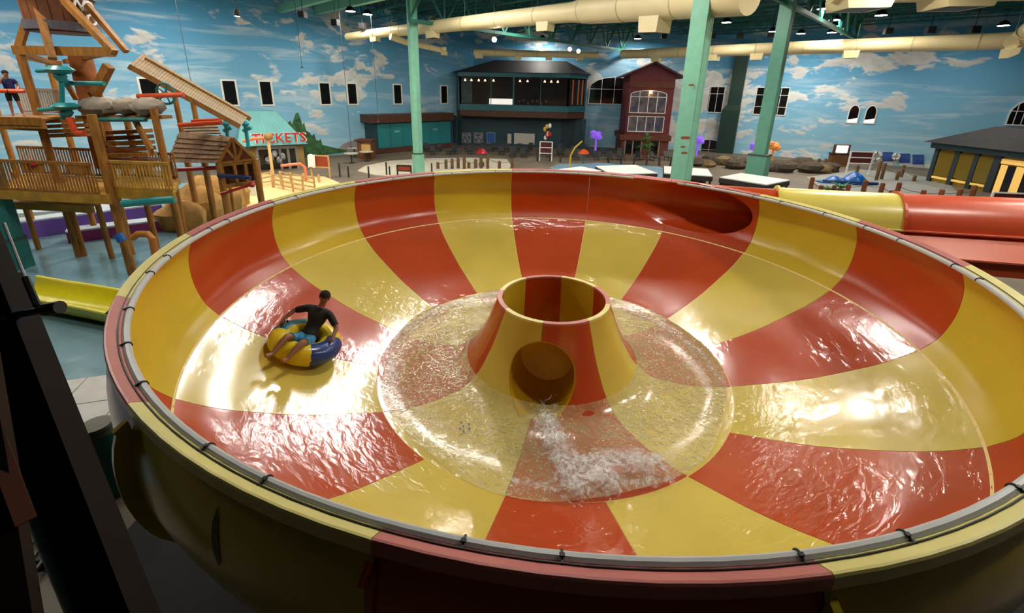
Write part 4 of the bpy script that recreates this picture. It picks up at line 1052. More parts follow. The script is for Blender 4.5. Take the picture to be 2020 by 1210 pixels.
for x0, x1_ in ((1233, 1247), (1248, 1264), (1282, 1298)):
    p, q = C3_(x0, 302), C3_(x1_, 279); MB().box(((p[0]+q[0])/2, YC-.12, (p[2]+q[2])/2), (q[0]-p[0], .08, q[2]-p[2])).build('door_glass', mat('dark_pane', (20, 18, 18), .15), cot)
for x in (1232, 1247.5, 1264, 1281, 1299): q = C3_(x, 290); MB().beam(V(q[0], YC-.18, FL), V(q[0], YC-.18, z_base2), .12).build('door_jamb', mat('jamb_grey', (150, 140, 130), .6), cot)
for zz0, zz1 in ((C3_(1275, 223)[2], C3_(1275, 190)[2]), (C3_(1275, 260)[2], C3_(1275, 232)[2])):
    MB().box((cx1-.08, YC+2.2, (zz0+zz1)/2), (.12, 2.6, zz1-zz0)).build('side_window', mat('side_glass', (170, 170, 168), .3), cot)

# ---- dark-roofed house at the far right
hP = atz(1828, 357, FL); hQ = atz(2012, 392, FL); hd = hQ-hP; hL = np.linalg.norm(hd); hd = hd/hL; hn = V(hd[1], -hd[0], 0)
if hn@(CAM-hP) < 0: hn = -hn
he = zat(hP, 281); hr = zat(hP+hd*2-hn*2.5, 249)
house = thing('gift_shop', hP, 'dark hip-roofed shop with amber lit windows and doors at far right', 'building')
HQ2 = hP+hd*(hL+9)
bd = 9.0
bx = MB(); c0, c1, c2, c3 = hP-hn*.15, HQ2-hn*.15, HQ2-hn*bd, hP-hn*bd
MB().prism([V(*q[:2], FL) for q in (c0, c1, c2, c3)], (0, 0, he-FL-.1)).build('room_block', mat('amber_wall', (176, 140, 50), .7, var=.2, vscale=1), house)
for s_, w_ in ((0.15, .35), (2.0, .4), (3.6, .35), (5.2, .5), (8.6, .7), (10.4, .5), (hL+4, .6)):
    p = hP+hd*s_; MB().prism([V(*(p+hd*a-hn*b_)[:2], FL) for a, b_ in ((-w_/2, .2), (w_/2, .2), (w_/2, -.1), (-w_/2, -.1))], (0, 0, he-FL)).build('wall_post', mat('slate_post', (38, 52, 58), .6), house)
for s0, s1, z0, z1, m_ in ((.4, 1.8, .7, 3.0, LITY), (2.2, 3.4, .7, 3.0, LITY), (3.8, 4.9, .7, 3.0, LITY)):
    quad_panel(MB(), hP+hd*s0+hn*.0, hP+hd*s1, FL+z0, FL+z1, hn, .04).build('window', mat('amber_glass', (120, 100, 34), .2), house)
    quad_panel(MB(), hP+hd*s0+hn*.05, hP+hd*s1+hn*.05, FL+z0-.3, FL+z0-.1, hn, .08).build('lit_sill', mat('sill_amber', (230, 190, 100), .5, emit=.4), house)
for s0, s1, m_ in ((5.6, 6.1, LITY), (6.1, 6.7, mat('dark_pane', (20, 18, 18), .15)), (6.7, 7.3, LITY), (7.3, 8.2, mat('dark_pane', (20, 18, 18), .15)), (8.9, 9.9, mat('dark_pane', (20, 18, 18), .15))):
    quad_panel(MB(), hP+hd*s0, hP+hd*s1, FL+.05, FL+2.5, hn, .05).build('door_leaf', m_, house)
quad_panel(MB(), hP+hd*5.5, hP+hd*8.3, FL+2.6, FL+3.0, hn, .05).build('transom', LITY, house)
quad_panel(MB(), hP-hd*.3+hn*.1, HQ2+hn*.1, he-.55, he, hn, .3).build('eave_board', mat('eave_teal', (40, 66, 74), .6), house)
ev = [hP-hd*.7+hn*.9, HQ2+hn*.9, HQ2-hn*bd, hP-hd*.7-hn*bd]; rg = [hP+hd*2.4-hn*2.6, HQ2-hd*2-hn*2.6, HQ2-hd*2-hn*6, hP+hd*2.4-hn*6]
MB().add([V(*q[:2], he) for q in ev]+[V(*q[:2], hr) for q in rg], [(0, 1, 5, 4), (1, 2, 6, 5), (2, 3, 7, 6), (3, 0, 4, 7), (4, 5, 6, 7), (3, 2, 1, 0)]).build('roof', ROOFD, house)

# ---- ticket shop with seafoam roof
tP = atz(497, 338, FL); tQ = atz(603, 331, FL); td = tQ-tP; tL = np.linalg.norm(td); td = td/tL; tn = V(td[1], -td[0], 0)
if tn@(CAM-tP) < 0: tn = -tn
te = zat(tP+td*tL*.6, 284); tr = zat(tP+td*tL*.5-tn*2, 219)
shop = thing('ticket_shop', tP, 'small shop with tall seafoam roof and red lettering by the sky wall', 'building')
MB().prism([V(*q[:2], FL) for q in (tP, tQ, tQ-tn*4.5, tP-tn*4.5)], (0, 0, te-FL)).build('shop_wall', OLIVE, shop)
quad_panel(MB(), tP+td*tL*.14, tP+td*tL*.86, FL+.05, te-.35, tn, .05).build('door_glass', mat('dark_pane', (20, 18, 18), .15), shop)
for f_ in (.14, .36, .55, .70, .86): p = tP+td*tL*f_+tn*.1; MB().beam(V(p[0], p[1], FL), V(p[0], p[1], te-.3), .16).build('door_frame', mat('shop_grey', (150, 150, 150), .5), shop)
p, q = tP+td*tL*.14+tn*.1, tP+td*tL*.86+tn*.1; MB().beam(V(*p[:2], te-.3), V(*q[:2], te-.3), .16, .3).build('door_head', mat('shop_grey', (150, 150, 150), .5), shop)
for k in range(5):
    p = tP+td*tL*(.3+.07*k)+tn*.6; MB().ball((p[0], p[1], FL+1.0+.3*(k % 3)), (.25, .25, .35), 8, 6).build('display_item', mat('display_pale', (180, 180, 186), .6, rgb2=(60, 60, 70), vscale=4), shop)
ev = [tP-td*.9+tn*.9, tQ+td*.3+tn*.9, tQ+td*.3-tn*5, tP-td*.9-tn*5]; rg = [tP+td*tL*.02-tn*1.4, tP+td*tL*.60-tn*1.4, tP+td*tL*.60-tn*3.4, tP+td*tL*.02-tn*3.4]
MB().add([V(*q[:2], te) for q in ev]+[V(*q[:2], tr) for q in rg], [(0, 1, 5, 4), (1, 2, 6, 5), (2, 3, 7, 6), (3, 0, 4, 7), (4, 5, 6, 7), (3, 2, 1, 0)]).build('roof', STEALR, shop)
for k in range(13):      # standing seams on the front slope
    a = V(*ev[0][:2], te)+(V(*ev[1][:2], te)-V(*ev[0][:2], te))*k/12; b_ = V(*rg[0][:2], tr)+(V(*rg[1][:2], tr)-V(*rg[0][:2], tr))*k/12
    MB().beam(a, b_, .05, .08, up=tn).build('roof_seam', STEALR, shop)
sg = tP+td*tL*.56+tn*1.0; sz = zat(sg, 273)
for nm, dpt, sc_, m_ in (('sign_backing_letters', .03, 1.05, WHITE), ('sign_letters', .07, 1.0, mat('sign_red', (178, 34, 30), .5, emit=.15))):
    me = text_mesh('TICKETS', 1.2*sc_, dpt, nm); me.materials.append(m_)
    place(nm, me, shop, Matrix(((td[0], 0, tn[0], sg[0]+tn[0]*dpt), (td[1], 0, tn[1], sg[1]+tn[1]*dpt), (td[2], 1, 0, sz), (0, 0, 0, 1))))

# ================================================================== timber play tower on the left
tower = thing('play_tower', (-20, 9, FL), 'tall honey-timber water play tower with decks, rails and stairs', 'play structure')
def post(x, y, Y, ytop, ybot=None, w=.3, m=WOOD, parent=None, name='post'):
    P = aty(x, y, Y); z1 = zat(P, ytop); z0 = FL if ybot is None else zat(P, ybot)
    return MB().tube([(P[0], P[1], z0), (P[0], P[1], z1)], w/2, 10).build(name, m, parent or tower, smooth=True)
def bar(x0, y0, Y0, x1, y1, Y1, w=.2, h=None, m=WOOD, parent=None, name='beam', rnd=False):
    p, q = aty(x0, y0, Y0), aty(x1, y1, Y1)
    b = MB().tube([p, q], w/2, 8) if rnd else MB().beam(p, q, w, h or w)
    return b.build(name, m, parent or tower, smooth=rnd)
for a in ((97, 300, 9.4, 92, None, .30), (225, 400, 7.9, 226, None, .32), (332, 350, 9.0, 214, None, .27), (355, 240, 15, 168, None, .26), (383, 215, 16, 184, None, .26),
          (60, 440, 9.9, 340, None, .22), (205, 450, 9.4, 365, None, .22), (145, 430, 9.5, 352, None, .22), (128, 240, 12, 118, None, .26), (20, 300, 11.5, 190, None, .24), (208, 300, 10, 225, None, .3), (270, 320, 11, 225, None, .26)):
    post(*a[:5], w=a[5])
trunk = aty(168, 150, 11); MB().tube([(trunk[0], trunk[1], zat(trunk, 330)), (trunk[0], trunk[1], zat(trunk, 108))], [.5, .42], 12).build('trunk', mat('orange_brown_timber', (150, 84, 24), .6, var=.3, vscale=2), tower, smooth=True)
for a in ((30, 99, 9.4, 222, 103, 9.4, .24, .34), (42, 110, 12, 118, 126, 12, .2, .26), (36, 98, 9.4, 70, -14, 9.8, .22), (104, 116, 9.0, 66, -14, 9.6, .26), (100, 112, 11.5, 82, -14, 10.6, .2), (226, 104, 9.4, 112, -14, 9.8, .24), (250, 102, 10.4, 172, 10, 10.4, .2),
          (40, 104, 9.4, 112, 128, 12, .18), (222, 103, 9.4, 128, 122, 12, .18), (110, 130, 9, 150, 195, 10, .16), (215, 130, 10, 185, 190, 10, .3), (0, 238, 7.6, 80, 240, 7.6, .16, .3), (0, 252, 9.5, 85, 256, 9.5, .12)):
    bar(*a)
for x0, y0, x1, y1 in ((85, 240, 175, 236), (85, 250, 178, 246), (88, 260, 180, 256), (92, 268, 183, 265)):
    bar(x0, y0, 9.6, x1, y1, 9.6, .5, .14, name='stair_tread')
for k in range(7):
    bar(207, 262+k*11, 10.6-.25*k, 292+2*k, 258+k*11.5, 10.6-.25*k, .5, .16, m=WOODD if k % 2 else WOOD, name='stair_tread')
bar(262, 230, 9.3, 300, 300, 8.6, .1, .4, name='stair_stringer')
SHR = -.8
def deck(x0, x1, y, Yf, Yb, name='deck', th=.22, m=WOOD, n=8):
    z = aty((x0+x1)/2, y, Yf)[2]; a, b_ = aty(x0, y, Yf)[0], aty(x1, y, Yf)[0]
    o = MB().box(((a+b_)/2, Yf+.02, z-th/2-.02), (b_-a, .14, th+.16)).build(name, m, tower)
    wdt = (Yb-Yf)/n
    for k in range(n): MB().box(((a+b_)/2+SHR*wdt*(k+.5), Yf+wdt*(k+.5), z), (b_-a, wdt*.93, .07)).build('deck_board', m, tower)
    MB().box(((a+b_)/2+SHR*(Yb-Yf), Yb, z-th/2), (b_-a, .14, th)).build('deck_joist', WOODD, tower)
    return z, a, b_
DECKY = mat('yellow_timber', (182, 136, 44), .55, var=.25, vscale=2)
zd, da, db = deck(-14, 214, 382, 7.6, 10.8, m=DECKY)
zd2, da2, db2 = deck(214, 342, 378, 8.0, 10.4, m=DECKY)
zu, ua, ub = deck(-14, 84, 236, 7.6, 10.2)
def rail(xa, xb, Y, z, h, nb, m=WOOD, name='railing'):
    b = MB(); b.beam((xa, Y, z+h), (xb, Y, z+h), .09, .12); b.beam((xa, Y, z+.12), (xb, Y, z+.12), .07, .09)
    for k in range(nb+1): x = xa+(xb-xa)*k/nb; b.beam((x, Y, z+.1), (x, Y, z+h), .045)
    return b.build(name, m, tower)
rail(da, db-.4, 7.6, zd, 1.25, 34); rail(da+SHR*3.2, db-.4+SHR*3.2, 10.8, zd, 1.3, 34); rail(da2, db2, 8.0, zd2, 1.15, 20, DECKY); rail(da2+SHR*2.4, db2+SHR*2.4, 10.4, zd2, 1.15, 20)
rail(ua+SHR*2.6, ub+SHR*2.6, 10.2, zu, 1.05, 18, mat('pale_rail', (190, 170, 150), .5))
# lower walkway under the main deck
z3, a3, b3 = deck(-14, 180, 404, 8.6, 10.4, th=.15, m=DECKY, n=4)
# long sloping plank roof coming down to the right
rp, rq = aty(252, 126, 10.2), aty(472, 246, 13.2)
wv = V(.25, .9, .52); wv /= np.linalg.norm(wv); N = 44
ax = rq-rp; LA = np.linalg.norm(ax); axn = ax/LA; nrm = np.cross(axn, wv); nrm /= np.linalg.norm(nrm)
pm = MB(); hl = LA/N*.43
pm.prism([V(-hl, -.6, 0), V(hl, -.6, 0), V(hl, .6, 0), V(-hl, .6, 0)], (0, 0, .05)); pm.v = [(q[0], q[1]*.68, q[2]) for q in pm.v]; pme = pm.mesh('roof_plank'); pme.materials.append(TAN)
for k in range(N):
    c = rp+ax*(k+.5)/N+wv*.42
    yv = wv; zv = np.cross(axn, yv); zv = zv if zv[2] > 0 else -zv
    tl = math.radians(9)
    x2_ = axn*math.cos(tl)+zv*math.sin(tl); z2_ = np.cross(x2_, yv); z2_ = z2_ if z2_[2] > 0 else -z2_
    place('roof_plank', pme, tower, Matrix(((x2_[0], yv[0], z2_[0], c[0]), (x2_[1], yv[1], z2_[1], c[1]), (x2_[2], yv[2], z2_[2], c[2]), (0, 0, 0, 1))))
MB().beam(rp-V(0, 0, .1), rq-V(0, 0, .1), .14, .2).build('roof_edge_beam', WOOD, tower)
MB().beam(rp+wv*.75-V(0, 0, .14), rq+wv*.75-V(0, 0, .14), .14, .2).build('roof_edge_beam', WOOD, tower)
# tipping bucket with lettering
bc = aty(118, 30, 10.4); zb0 = zat(bc, 66)
bucket = thing('tipping_bucket', (bc[0], bc[1], zb0), 'big brown stave bucket with grey bands and white letters high on the tower', 'bucket')
for k in range(20):
    a0, a1 = 2*PI*k/20+.012, 2*PI*(k+1)/20-.012
    MB().lathe([(1.10, 0), (1.22, 2.6), (1.14, 2.6), (1.02, 0)], a0, a1, 2, c=(bc[0], bc[1], zb0), closed=True).build('stave', mat('bucket_brown', (118, 66, 28), .6, var=.3, vscale=2), bucket)
MB().lathe([(0, 0), (1.08, 0), (1.08, .06), (0, .06)], n=24, c=(bc[0], bc[1], zb0)).build('bucket_bottom', WOODD, bucket)
for z in (.22, 1.5): MB().lathe([(1.13+.046*z, z-.17), (1.19+.046*z, z-.17), (1.19+.046*z, z+.17), (1.13+.046*z, z+.17)], n=32, c=(bc[0], bc[1], zb0), closed=True).build('metal_band', mat('band_grey', (92, 88, 96), .5), bucket)
tocam = V(CAM[0]-bc[0], CAM[1]-bc[1], 0); tocam /= np.linalg.norm(tocam); ta = math.atan2(tocam[1], tocam[0])
for txt, zz in (('WO', 1.02), ('LO', .52)):
    for i, ch in enumerate(txt):
        a = ta+.50+.36*i; me = text_mesh(ch, .62, .03, 'bucket_letter'); me.materials.append(WHITE)
        n = V(math.cos(a), math.sin(a), 0); tx = V(-math.sin(a), math.cos(a), 0); c = V(bc[0], bc[1], zb0+zz)+n*1.24
        place('bucket_letter', me, bucket, Matrix(((tx[0], 0, n[0], c[0]), (tx[1], 0, n[1], c[1]), (0, 1, 0, c[2]), (0, 0, 0, 1))))
for s_ in (-1, 1):
    p = bc+VL*1.25*s_; MB().tube([(p[0], p[1], zb0+1.5), (p[0], p[1], zb0+3.2)], .06, 8).build('pivot_strap', BLACK, bucket)
# rocks set on the tower beam
rnd = random.Random(3)
for i, (x, w_, h_) in enumerate(((197, 38, 17), (252, 20, 16), (293, 27, 16))):
    c = aty(x, 211, 9.3); s = 20/889.
    b = MB().ball((0, 0, 0), (w_*s, .55, h_*s), 14, 9, .13, rnd); b.v = [tuple(V(q)+c) for q in b.v]
    o = b.build('boulder', ROCK, None, smooth=True, org=c); tag(o, ('long grey sculpted boulder at the left end of the tower ledge', 'small grey boulder between two others on the tower ledge', 'grey sculpted boulder at the right end of the tower ledge')[i], 'boulder')
bar(160, 231, 9.3, 330, 231, 9.3, .5, .14, name='ledge', m=WOOD)
bar(190, 236, 8.9, 288, 236, 8.9, .18, m=TEALD, name='ledge_pipe', rnd=True)
# ---- small hut with a gabled roof
hut = thing('play_hut', aty(465, 400, 12), 'small open timber hut with boarded gable roof beside the tower', 'hut')
ap = aty(459, 272, 12.2); gl = aty(432, 322, 12.0); gr = aty(503, 314, 12.8); rb_ = aty(356, 262, 14.2); lb = aty(334, 320, 13.4)
sh = rb_-ap
for k in range(6):      # visible slope: six overlapping board rows
    t0, t1 = k/6, (k+1.12)/6
    a0, a1, c0, c1 = ap+(gl-ap)*t0, ap+(gl-ap)*t1, rb_+(lb-rb_)*t0, rb_+(lb-rb_)*t1
    n = np.cross(c0-a0, a1-a0); n /= np.linalg.norm(n); n = n if n[2] > 0 else -n
    MB().prism([a0+n*.0, c0+n*.0, c1+n*.07, a1+n*.07], n*.05).build('roof_board', SHING, hut)
rbr = rb_+(gr-ap)
for k in range(4):
    t0, t1 = k/4, (k+1.1)/4
    n = np.cross(gr-ap, sh); n /= np.linalg.norm(n); n = n if n[2] > 0 else -n
    MB().prism([ap+(gr-ap)*t0, rb_+(rbr-rb_)*t0, rb_+(rbr-rb_)*t1, ap+(gr-ap)*t1], n*.05).build('roof_board', SHING, hut)
gn = np.cross(gr-gl, V(0, 0, 1)); gn /= np.linalg.norm(gn); gn = gn if gn@(CAM-gl) > 0 else -gn
MB().prism([ap-gn*.05, gl-gn*.05, gr-gn*.05], gn*.04).build('gable_panel', mat('rust_panel', (138, 64, 36), .6, var=.2), hut)
for p, q in ((ap, gl), (ap, gr), (gl, gr), ((gl+gr)/2, ap), ((gl+gr)/2, gl*.45+ap*.55), ((gl+gr)/2, gr*.45+ap*.55)): MB().beam(p+gn*.05, q+gn*.05, .1, .12).build('gable_timber', WOOD, hut)
for q in (gl, gr, lb, lb+(gr-gl)): MB().tube([(q[0], q[1], FL), (q[0], q[1], q[2])], .16, 10).build('hut_post', WOOD, hut, smooth=True)
for t in (.4, .7): q = gl+(gr-gl)*t; MB().tube([(q[0], q[1], q[2]-1.2), (q[0], q[1], q[2])], .08, 8).build('hut_stud', WOOD, hut, smooth=True)
b = MB()
for t in np.linspace(.05, .95, 16): q = gl+(gr-gl)*t-gn*.3; b.beam((q[0], q[1], q[2]-1.1), (q[0], q[1], q[2]-.15), .07)
b.build('slatted_screen', BROWNB, hut)
for z in (-1.15, -.1): MB().beam(gl+V(0, 0, z), gr+V(0, 0, z), .12, .16).build('hut_rail', WOOD, hut)
# second little roof behind the hut
r2 = thing('little_roof', aty(400, 255, 15), 'narrow dark shingled canopy behind the hut under an orange beam', 'canopy')
p0_, p1_, p2_, p3_ = aty(357, 268, 15), aty(436, 266, 15), aty(428, 248, 16), aty(366, 250, 16)
for k in range(3):
    t0, t1 = k/3, (k+1.05)/3; MB().prism([p3_+(p0_-p3_)*t0, p2_+(p1_-p2_)*t0, p2_+(p1_-p2_)*t1+V(0, 0, .05), p3_+(p0_-p3_)*t1+V(0, 0, .05)], (0, 0, .05)).build('roof_board', mat('dark_shingle', (96, 76, 48), .7, var=.3), r2)
for q in (p0_, p1_): MB().tube([(q[0], q[1], FL), tuple(q)], .1, 8).build('canopy_post', WOOD, r2, smooth=True)
# ---- coloured water toys fixed about the tower
def toy(name, label, cat, m, paths, discs=(), rad=.09):
    P0 = aty(*paths[0][0]) if paths else aty(*discs[0][:3]); r = thing(name, P0, label, cat)
    for pa_ in paths: MB().tube([aty(*q) for q in pa_], rad, 10).build('pipe', m, r, smooth=True)
    for x, y, Y, rr, h in discs:
        c = aty(x, y, Y); MB().lathe([(0, h/2), (rr*.6, h/2), (rr, 0), (rr*.55, -h/2), (0, -h/2)], n=18, c=tuple(c)).build('disc', m, r, smooth=True)
    return r
toy('water_mushroom', 'teal spray disc with a side pipe at the tower top', 'spray toy', TEALP, [[(73, 140, 8.6), (115, 139, 8.6)], [(118, 142, 8.6), (122, 168, 8.6), (124, 235, 8.6)]], [(118, 138, 8.6, .48, .3), (119, 150, 8.6, .22, .4)], .08)
toy('water_mushroom', 'lower teal spray disc above the orange hose', 'spray toy', TEALP, [[(76, 217, 8.5), (122, 214, 8.5)], [(130, 214, 8.5), (136, 234, 8.5)]], [(130, 210, 8.5, .48, .26), (133, 222, 8.5, .2, .3)], .08)
toy('spray_hose', 'orange corrugated hose bent below the lower teal disc', 'hose', ORANGE, [[(137, 232, 8.4), (143, 248, 8.4), (150, 262, 8.4), (166, 264, 8.4)]], [], .12)
toy('water_pipe', 'straight teal pipe beside the tower trunk', 'pipe', TEALP, [[(130, 164, 9), (205, 165, 9)]], [(131, 164, 9, .16, .3)], .09)
w_ = toy('valve_wheel', 'dark teal valve wheel with spokes beneath the plank roof', 'valve wheel', TEALD, [], [(328, 185, 10.4, .09, .2)])
c = aty(327, 185, 10.4); MB().tube([c+V(.42*math.cos(t), 0, .42*math.sin(t)) for t in np.linspace(0, 2*PI, 25)], .045, 6).build('wheel_rim', TEALD, w_, smooth=True)
for k in range(5): a = 2*PI*k/5; MB().beam(c, c+V(.42*math.cos(a), 0, .42*math.sin(a)), .05).build('spoke', TEALD, w_)
toy('water_beam', 'orange trough beam crossing in front of the valve wheel', 'trough', ORANGE, [[(272, 190, 9.9), (362, 187, 9.9)]], [], .1)
toy('water_beam', 'double orange trough on the deck above the hut', 'trough', ORANGE, [[(353, 247, 13), (436, 242, 13)], [(380, 240, 13.2), (434, 237, 13.2)]], [], .11)
toy('water_beam', 'red trough hanging below the hut roof', 'trough', REDP, [[(348, 335, 12.4), (432, 331, 12.4)]], [], .1)
toy('water_beam', 'navy pipe across the front of the hut', 'pipe', NAVY, [[(430, 346, 11.8), (494, 351, 12)]], [], .1)
toy('water_beam', 'red spray pipe low on the hut posts', 'pipe', REDP, [[(436, 383, 11.8), (497, 364, 12)]], [(497, 364, 12, .16, .26)], .07)
toy('water_beam', 'long teal trough under the right-hand deck', 'trough', TEALP, [[(243, 402, 7.7), (345, 393, 8.0)]], [], .15)
toy('bent_pipe', 'brown bent pipe rising from the pool below the tower', 'pipe', mat('ochre_pipe', (170, 104, 34), .4), [[(262, 470, 7.4), (272, 462, 7.4), (292, 462, 7.4), (300, 470, 7.4), (308, 510, 7.4)]], [], .13)
toy('pipe_cap', 'blue cap on a pipe beside the front tower post', 'pipe', BLUEP, [[(232, 462, 7.5), (242, 476, 7.5)]], [], .17)
toy('spray_gun', 'dark red spray gun on the lower deck rail', 'spray gun', REDP, [[(55, 325, 7.7), (68, 330, 7.7)], [(62, 318, 7.7), (62, 340, 7.7)]], [(74, 324, 7.7, .22, .16)], .06)
for lb_, x, Y in (('left teal lever pump behind the hut ridge', 452, 14), ('right teal lever pump behind the hut gable', 490, 14)):
    toy('lever_pump', lb_, 'pump', mat('bright_teal', (40, 160, 176), .35), [[(x, 290, Y), (x-4, 262, Y), (x-8, 240, Y)], [(x-10, 258, Y), (x+6, 252, Y)]], [(x-6, 244, Y, .2, .3)], .09)
# pool-side pieces behind the tower legs
def lowwall(name, label, cat, x0, y0, x1, y1, h, th, m):
    p, q = atz(x0, y0, FL), atz(x1, y1, FL); o = thing(name, (p+q)/2, label, cat)
    d = q-p; d /= np.linalg.norm(d); n = V(-d[1], d[0], 0); pts = [p-n*th/2, q-n*th/2, q+n*th/2, p+n*th/2]
    MB().prism(pts, (0, 0, h)).build('wall_block', m, o); MB().prism([a_+V(0, 0, h) for a_ in pts], (0, 0, .08)).build('coping', mat('pale_coping', (176, 186, 196), .5), o)
    return o
lowwall('pool_bench', 'long purple pool-edge wall behind the tower legs', 'pool wall', 48, 470, 322, 430, .9, 1.0, PURP)
lowwall('pool_bench', 'magenta low wall between the tower legs', 'pool wall', 138, 478, 330, 452, .6, .9, MAGE)
lowwall('pool_step', 'pale step wall beyond the purple pool edge', 'pool wall', 30, 432, 300, 412, .35, 1.2, CREAM)
for i, (x, y, s) in enumerate(((395, 430, 1.1), (425, 415, 1.3), (360, 450, .9), (455, 405, .9))):
    c = atz(x, y, FL); b = MB().ball((0, 0, 0), (1.5*s, 1.2*s, 1.15*s), 12, 8, .12, rnd); b.v = [tuple(V(q)+c+V(0, 0, .6*s)) for q in b.v]
    o = b.build('sandstone_rock', ROCKT, None, smooth=True, org=c)
    tag(o, ('tan sandstone rock behind the bowl rim below the hut', 'largest tan sandstone rock beside the hut post', 'tan rock nearest the brown bent pipe', 'tan rock behind the right hut post')[i], 'rock')
# lifeguard on the upper deck
LGp = V((ua+ub)/2-.25, 8.6, zu+.04)
q_ = aty(38, 236, 8.6); LGp = V(q_[0], q_[1], zu+.04)
J2 = dict(pelvis=(0, 0, .92), waist=(0, 0, 1.08), chest=(.0, 0, 1.28), neck=(0, 0, 1.46), headb=(.02, 0, 1.52), head=(.03, 0, 1.62), crown=(.03, 0, 1.70), hpl=(0, .09, .90), hpr=(0, -.09, .90), knl=(.03, .13, .48), knr=(.03, -.11, .48), anl=(0, .16, .08), anr=(0, -.13, .08), tol=(.15, .18, .03), tor=(.15, -.15, .03),
          shl=(0, .18, 1.40), shr=(0, -.18, 1.40), ell=(.04, .27, 1.14), elr=(.16, -.26, 1.22), wrl=(.22, .2, 1.02), wrr=(.17, -.12, 1.46), pal=(.28, .16, 1.02), par=(.15, -.08, 1.52), face=(1, .2, 0), pn=(0, 1, 0))
fd = V(CAM[0]-LGp[0], CAM[1]-LGp[1], 0); fd /= np.linalg.norm(fd); sd_ = V(-fd[1], fd[0], 0)
person(LGp, fd, sd_, V(0, 0, 1), J2, mat('navy_polo', (26, 34, 96), .7), mat('black_shorts', (18, 18, 20), .8), SKINL, HAIR, 'lifeguard in navy polo and black shorts standing on the upper deck', .55)
rt = thing('rescue_tube', LGp, 'orange rescue tube held across the lifeguard', 'rescue tube'); c = LGp+fd*.32+V(0, 0, .98)
MB().tube([c-sd_*.75, c-sd_*.68, c+sd_*.36, c+sd_*.42], [.04, .085, .085, .04], 10).build('foam_tube', ORANGE, rt, smooth=True)
MB().tube([c-sd_*.1, c-sd_*.06], .09, 10).build('webbing', BLACK, rt)

# ================================================================== deck furniture and props behind the bowl
# ---- white shade canopies
def canopy(pix, label):
    zt = FL+2.6; P = [atz(x, y, zt) for x, y in pix]; c = sum(P)/4; r = thing('shade_canopy', (c[0], c[1], FL), label, 'canopy')
    MB().prism(P, (0, 0, .06)).build('white_top', WHITE, r)
    for i in range(4):
        a, b_ = P[i], P[(i+1) % 4]; MB().beam(a-V(0, 0, .16), b_-V(0, 0, .16), .1, .28).build('dark_valance', mat('canopy_dark', (40, 34, 32), .6), r)
        q = a+(c-a)*.05; MB().beam(V(q[0], q[1], FL), V(q[0], q[1], zt), .12).build('canopy_post', mat('canopy_post', (54, 42, 34), .6), r)
    q = P[0]+(P[1]-P[0])*.5; w_ = (P[1]-P[0])*.45
    MB().prism([V(*(q-w_)[:2], FL), V(*(q+w_)[:2], FL), V(*(q+w_)[:2], zt-.3), V(*(q-w_)[:2], zt-.3)], V(0, .05, 0)).build('back_curtain', mat('canopy_brown', (84, 62, 48), .8), r)
    return r
canopy([(1084, 338), (1146, 330), (1186, 338), (1126, 347)], 'white flat canopy just left of the pale pool, mostly behind the rim')
canopy([(1175, 329), (1254, 327), (1296, 343), (1206, 345)], 'white flat canopy in front of the cottage')
canopy([(1310, 329), (1396, 335), (1405, 349), (1310, 343)], 'white flat canopy behind the thick green column')
canopy([(1420, 351), (1462, 343), (1557, 357), (1512, 366)], 'white flat canopy furthest right, before the grey-green column')
# ---- fences of timber posts
def fence(label, posts, m, w, rope=True):
    P = [(atz(x, yb, FL), yt) for x, yb, yt in posts]; r = thing('post_fence', P[0][0], label, 'fence'); tops = []
    for q, yt in P:
        z = max(FL+.5, min(FL+2.6, zat(q, yt))); MB().tube([(q[0], q[1], FL), (q[0], q[1], z-.06), (q[0], q[1], z)], [w/2, w/2, w*.36], 8).build('post', m, r, smooth=True); tops.append(V(q[0], q[1], FL+(z-FL)*.75))
    if rope:
        for a, b_ in zip(tops[:-1], tops[1:]):
            n = np.linalg.norm(b_-a)
            if n < 9: MB().tube([a, (a+b_)/2-V(0, 0, .06*n), b_], .025, 5).build('rope', mat('rope', (120, 96, 66), .9), r)
    return r
PW = mat('fence_timber', (104, 74, 44), .75, var=.3, vscale=3); PR = mat('red_brown_timber', (128, 72, 38), .75, var=.25, vscale=3); PD = mat('dark_bollard', (46, 42, 40), .6)
fence('row of pale brown timber posts left of centre behind the bowl', [(864, 334, 320), (880, 334, 315), (892, 334, 313), (904, 333, 311), (916, 334, 306), (925, 333, 320), (938, 333, 314), (949, 333, 305), (962, 334, 305), (985, 334, 318), (1010, 334, 312)], PW, .32)
fence('row of reddish timber posts along the plaza at right', [(1596, 384, 350), (1616, 386, 366), (1642, 386, 366), (1669, 388, 364), (1699, 392, 356), (1734, 391, 361), (1755, 392, 376), (1766, 392, 360), (1816, 399, 375), (1851, 401, 374), (1886, 403, 373), (1912, 402, 366)], PR, .34)
fence('dark timber posts in front of the sky wall at right', [(1565, 332, 318), (1585, 334, 314), (1612, 334, 313), (1625, 334, 313), (1690, 340, 326), (1728, 356, 318), (1738, 354, 322), (1768, 356, 338), (1777, 350, 326), (1802, 358, 346)], PW, .3)
fence('brown posts and rope before the cottage terrace', [(1060, 318, 302), (1085, 318, 303), (1105, 320, 306), (1200, 322, 306), (1225, 324, 307), (1250, 325, 307), (1275, 326, 308), (1300, 327, 309), (1322, 328, 310)], PD, .2)
fence('thin dark bollards on the left plaza', [(671, 349, 322), (688, 350, 328), (728, 351, 328), (763, 346, 320), (769, 346, 328), (852, 340, 322)], PD, .16, False)
fence('timber posts on the lit boardwalk near the hut', [(540, 372, 335), (556, 366, 338), (575, 362, 340), (600, 360, 342), (630, 362, 344)], mat('pale_post', (196, 160, 104), .7, var=.2), .22)
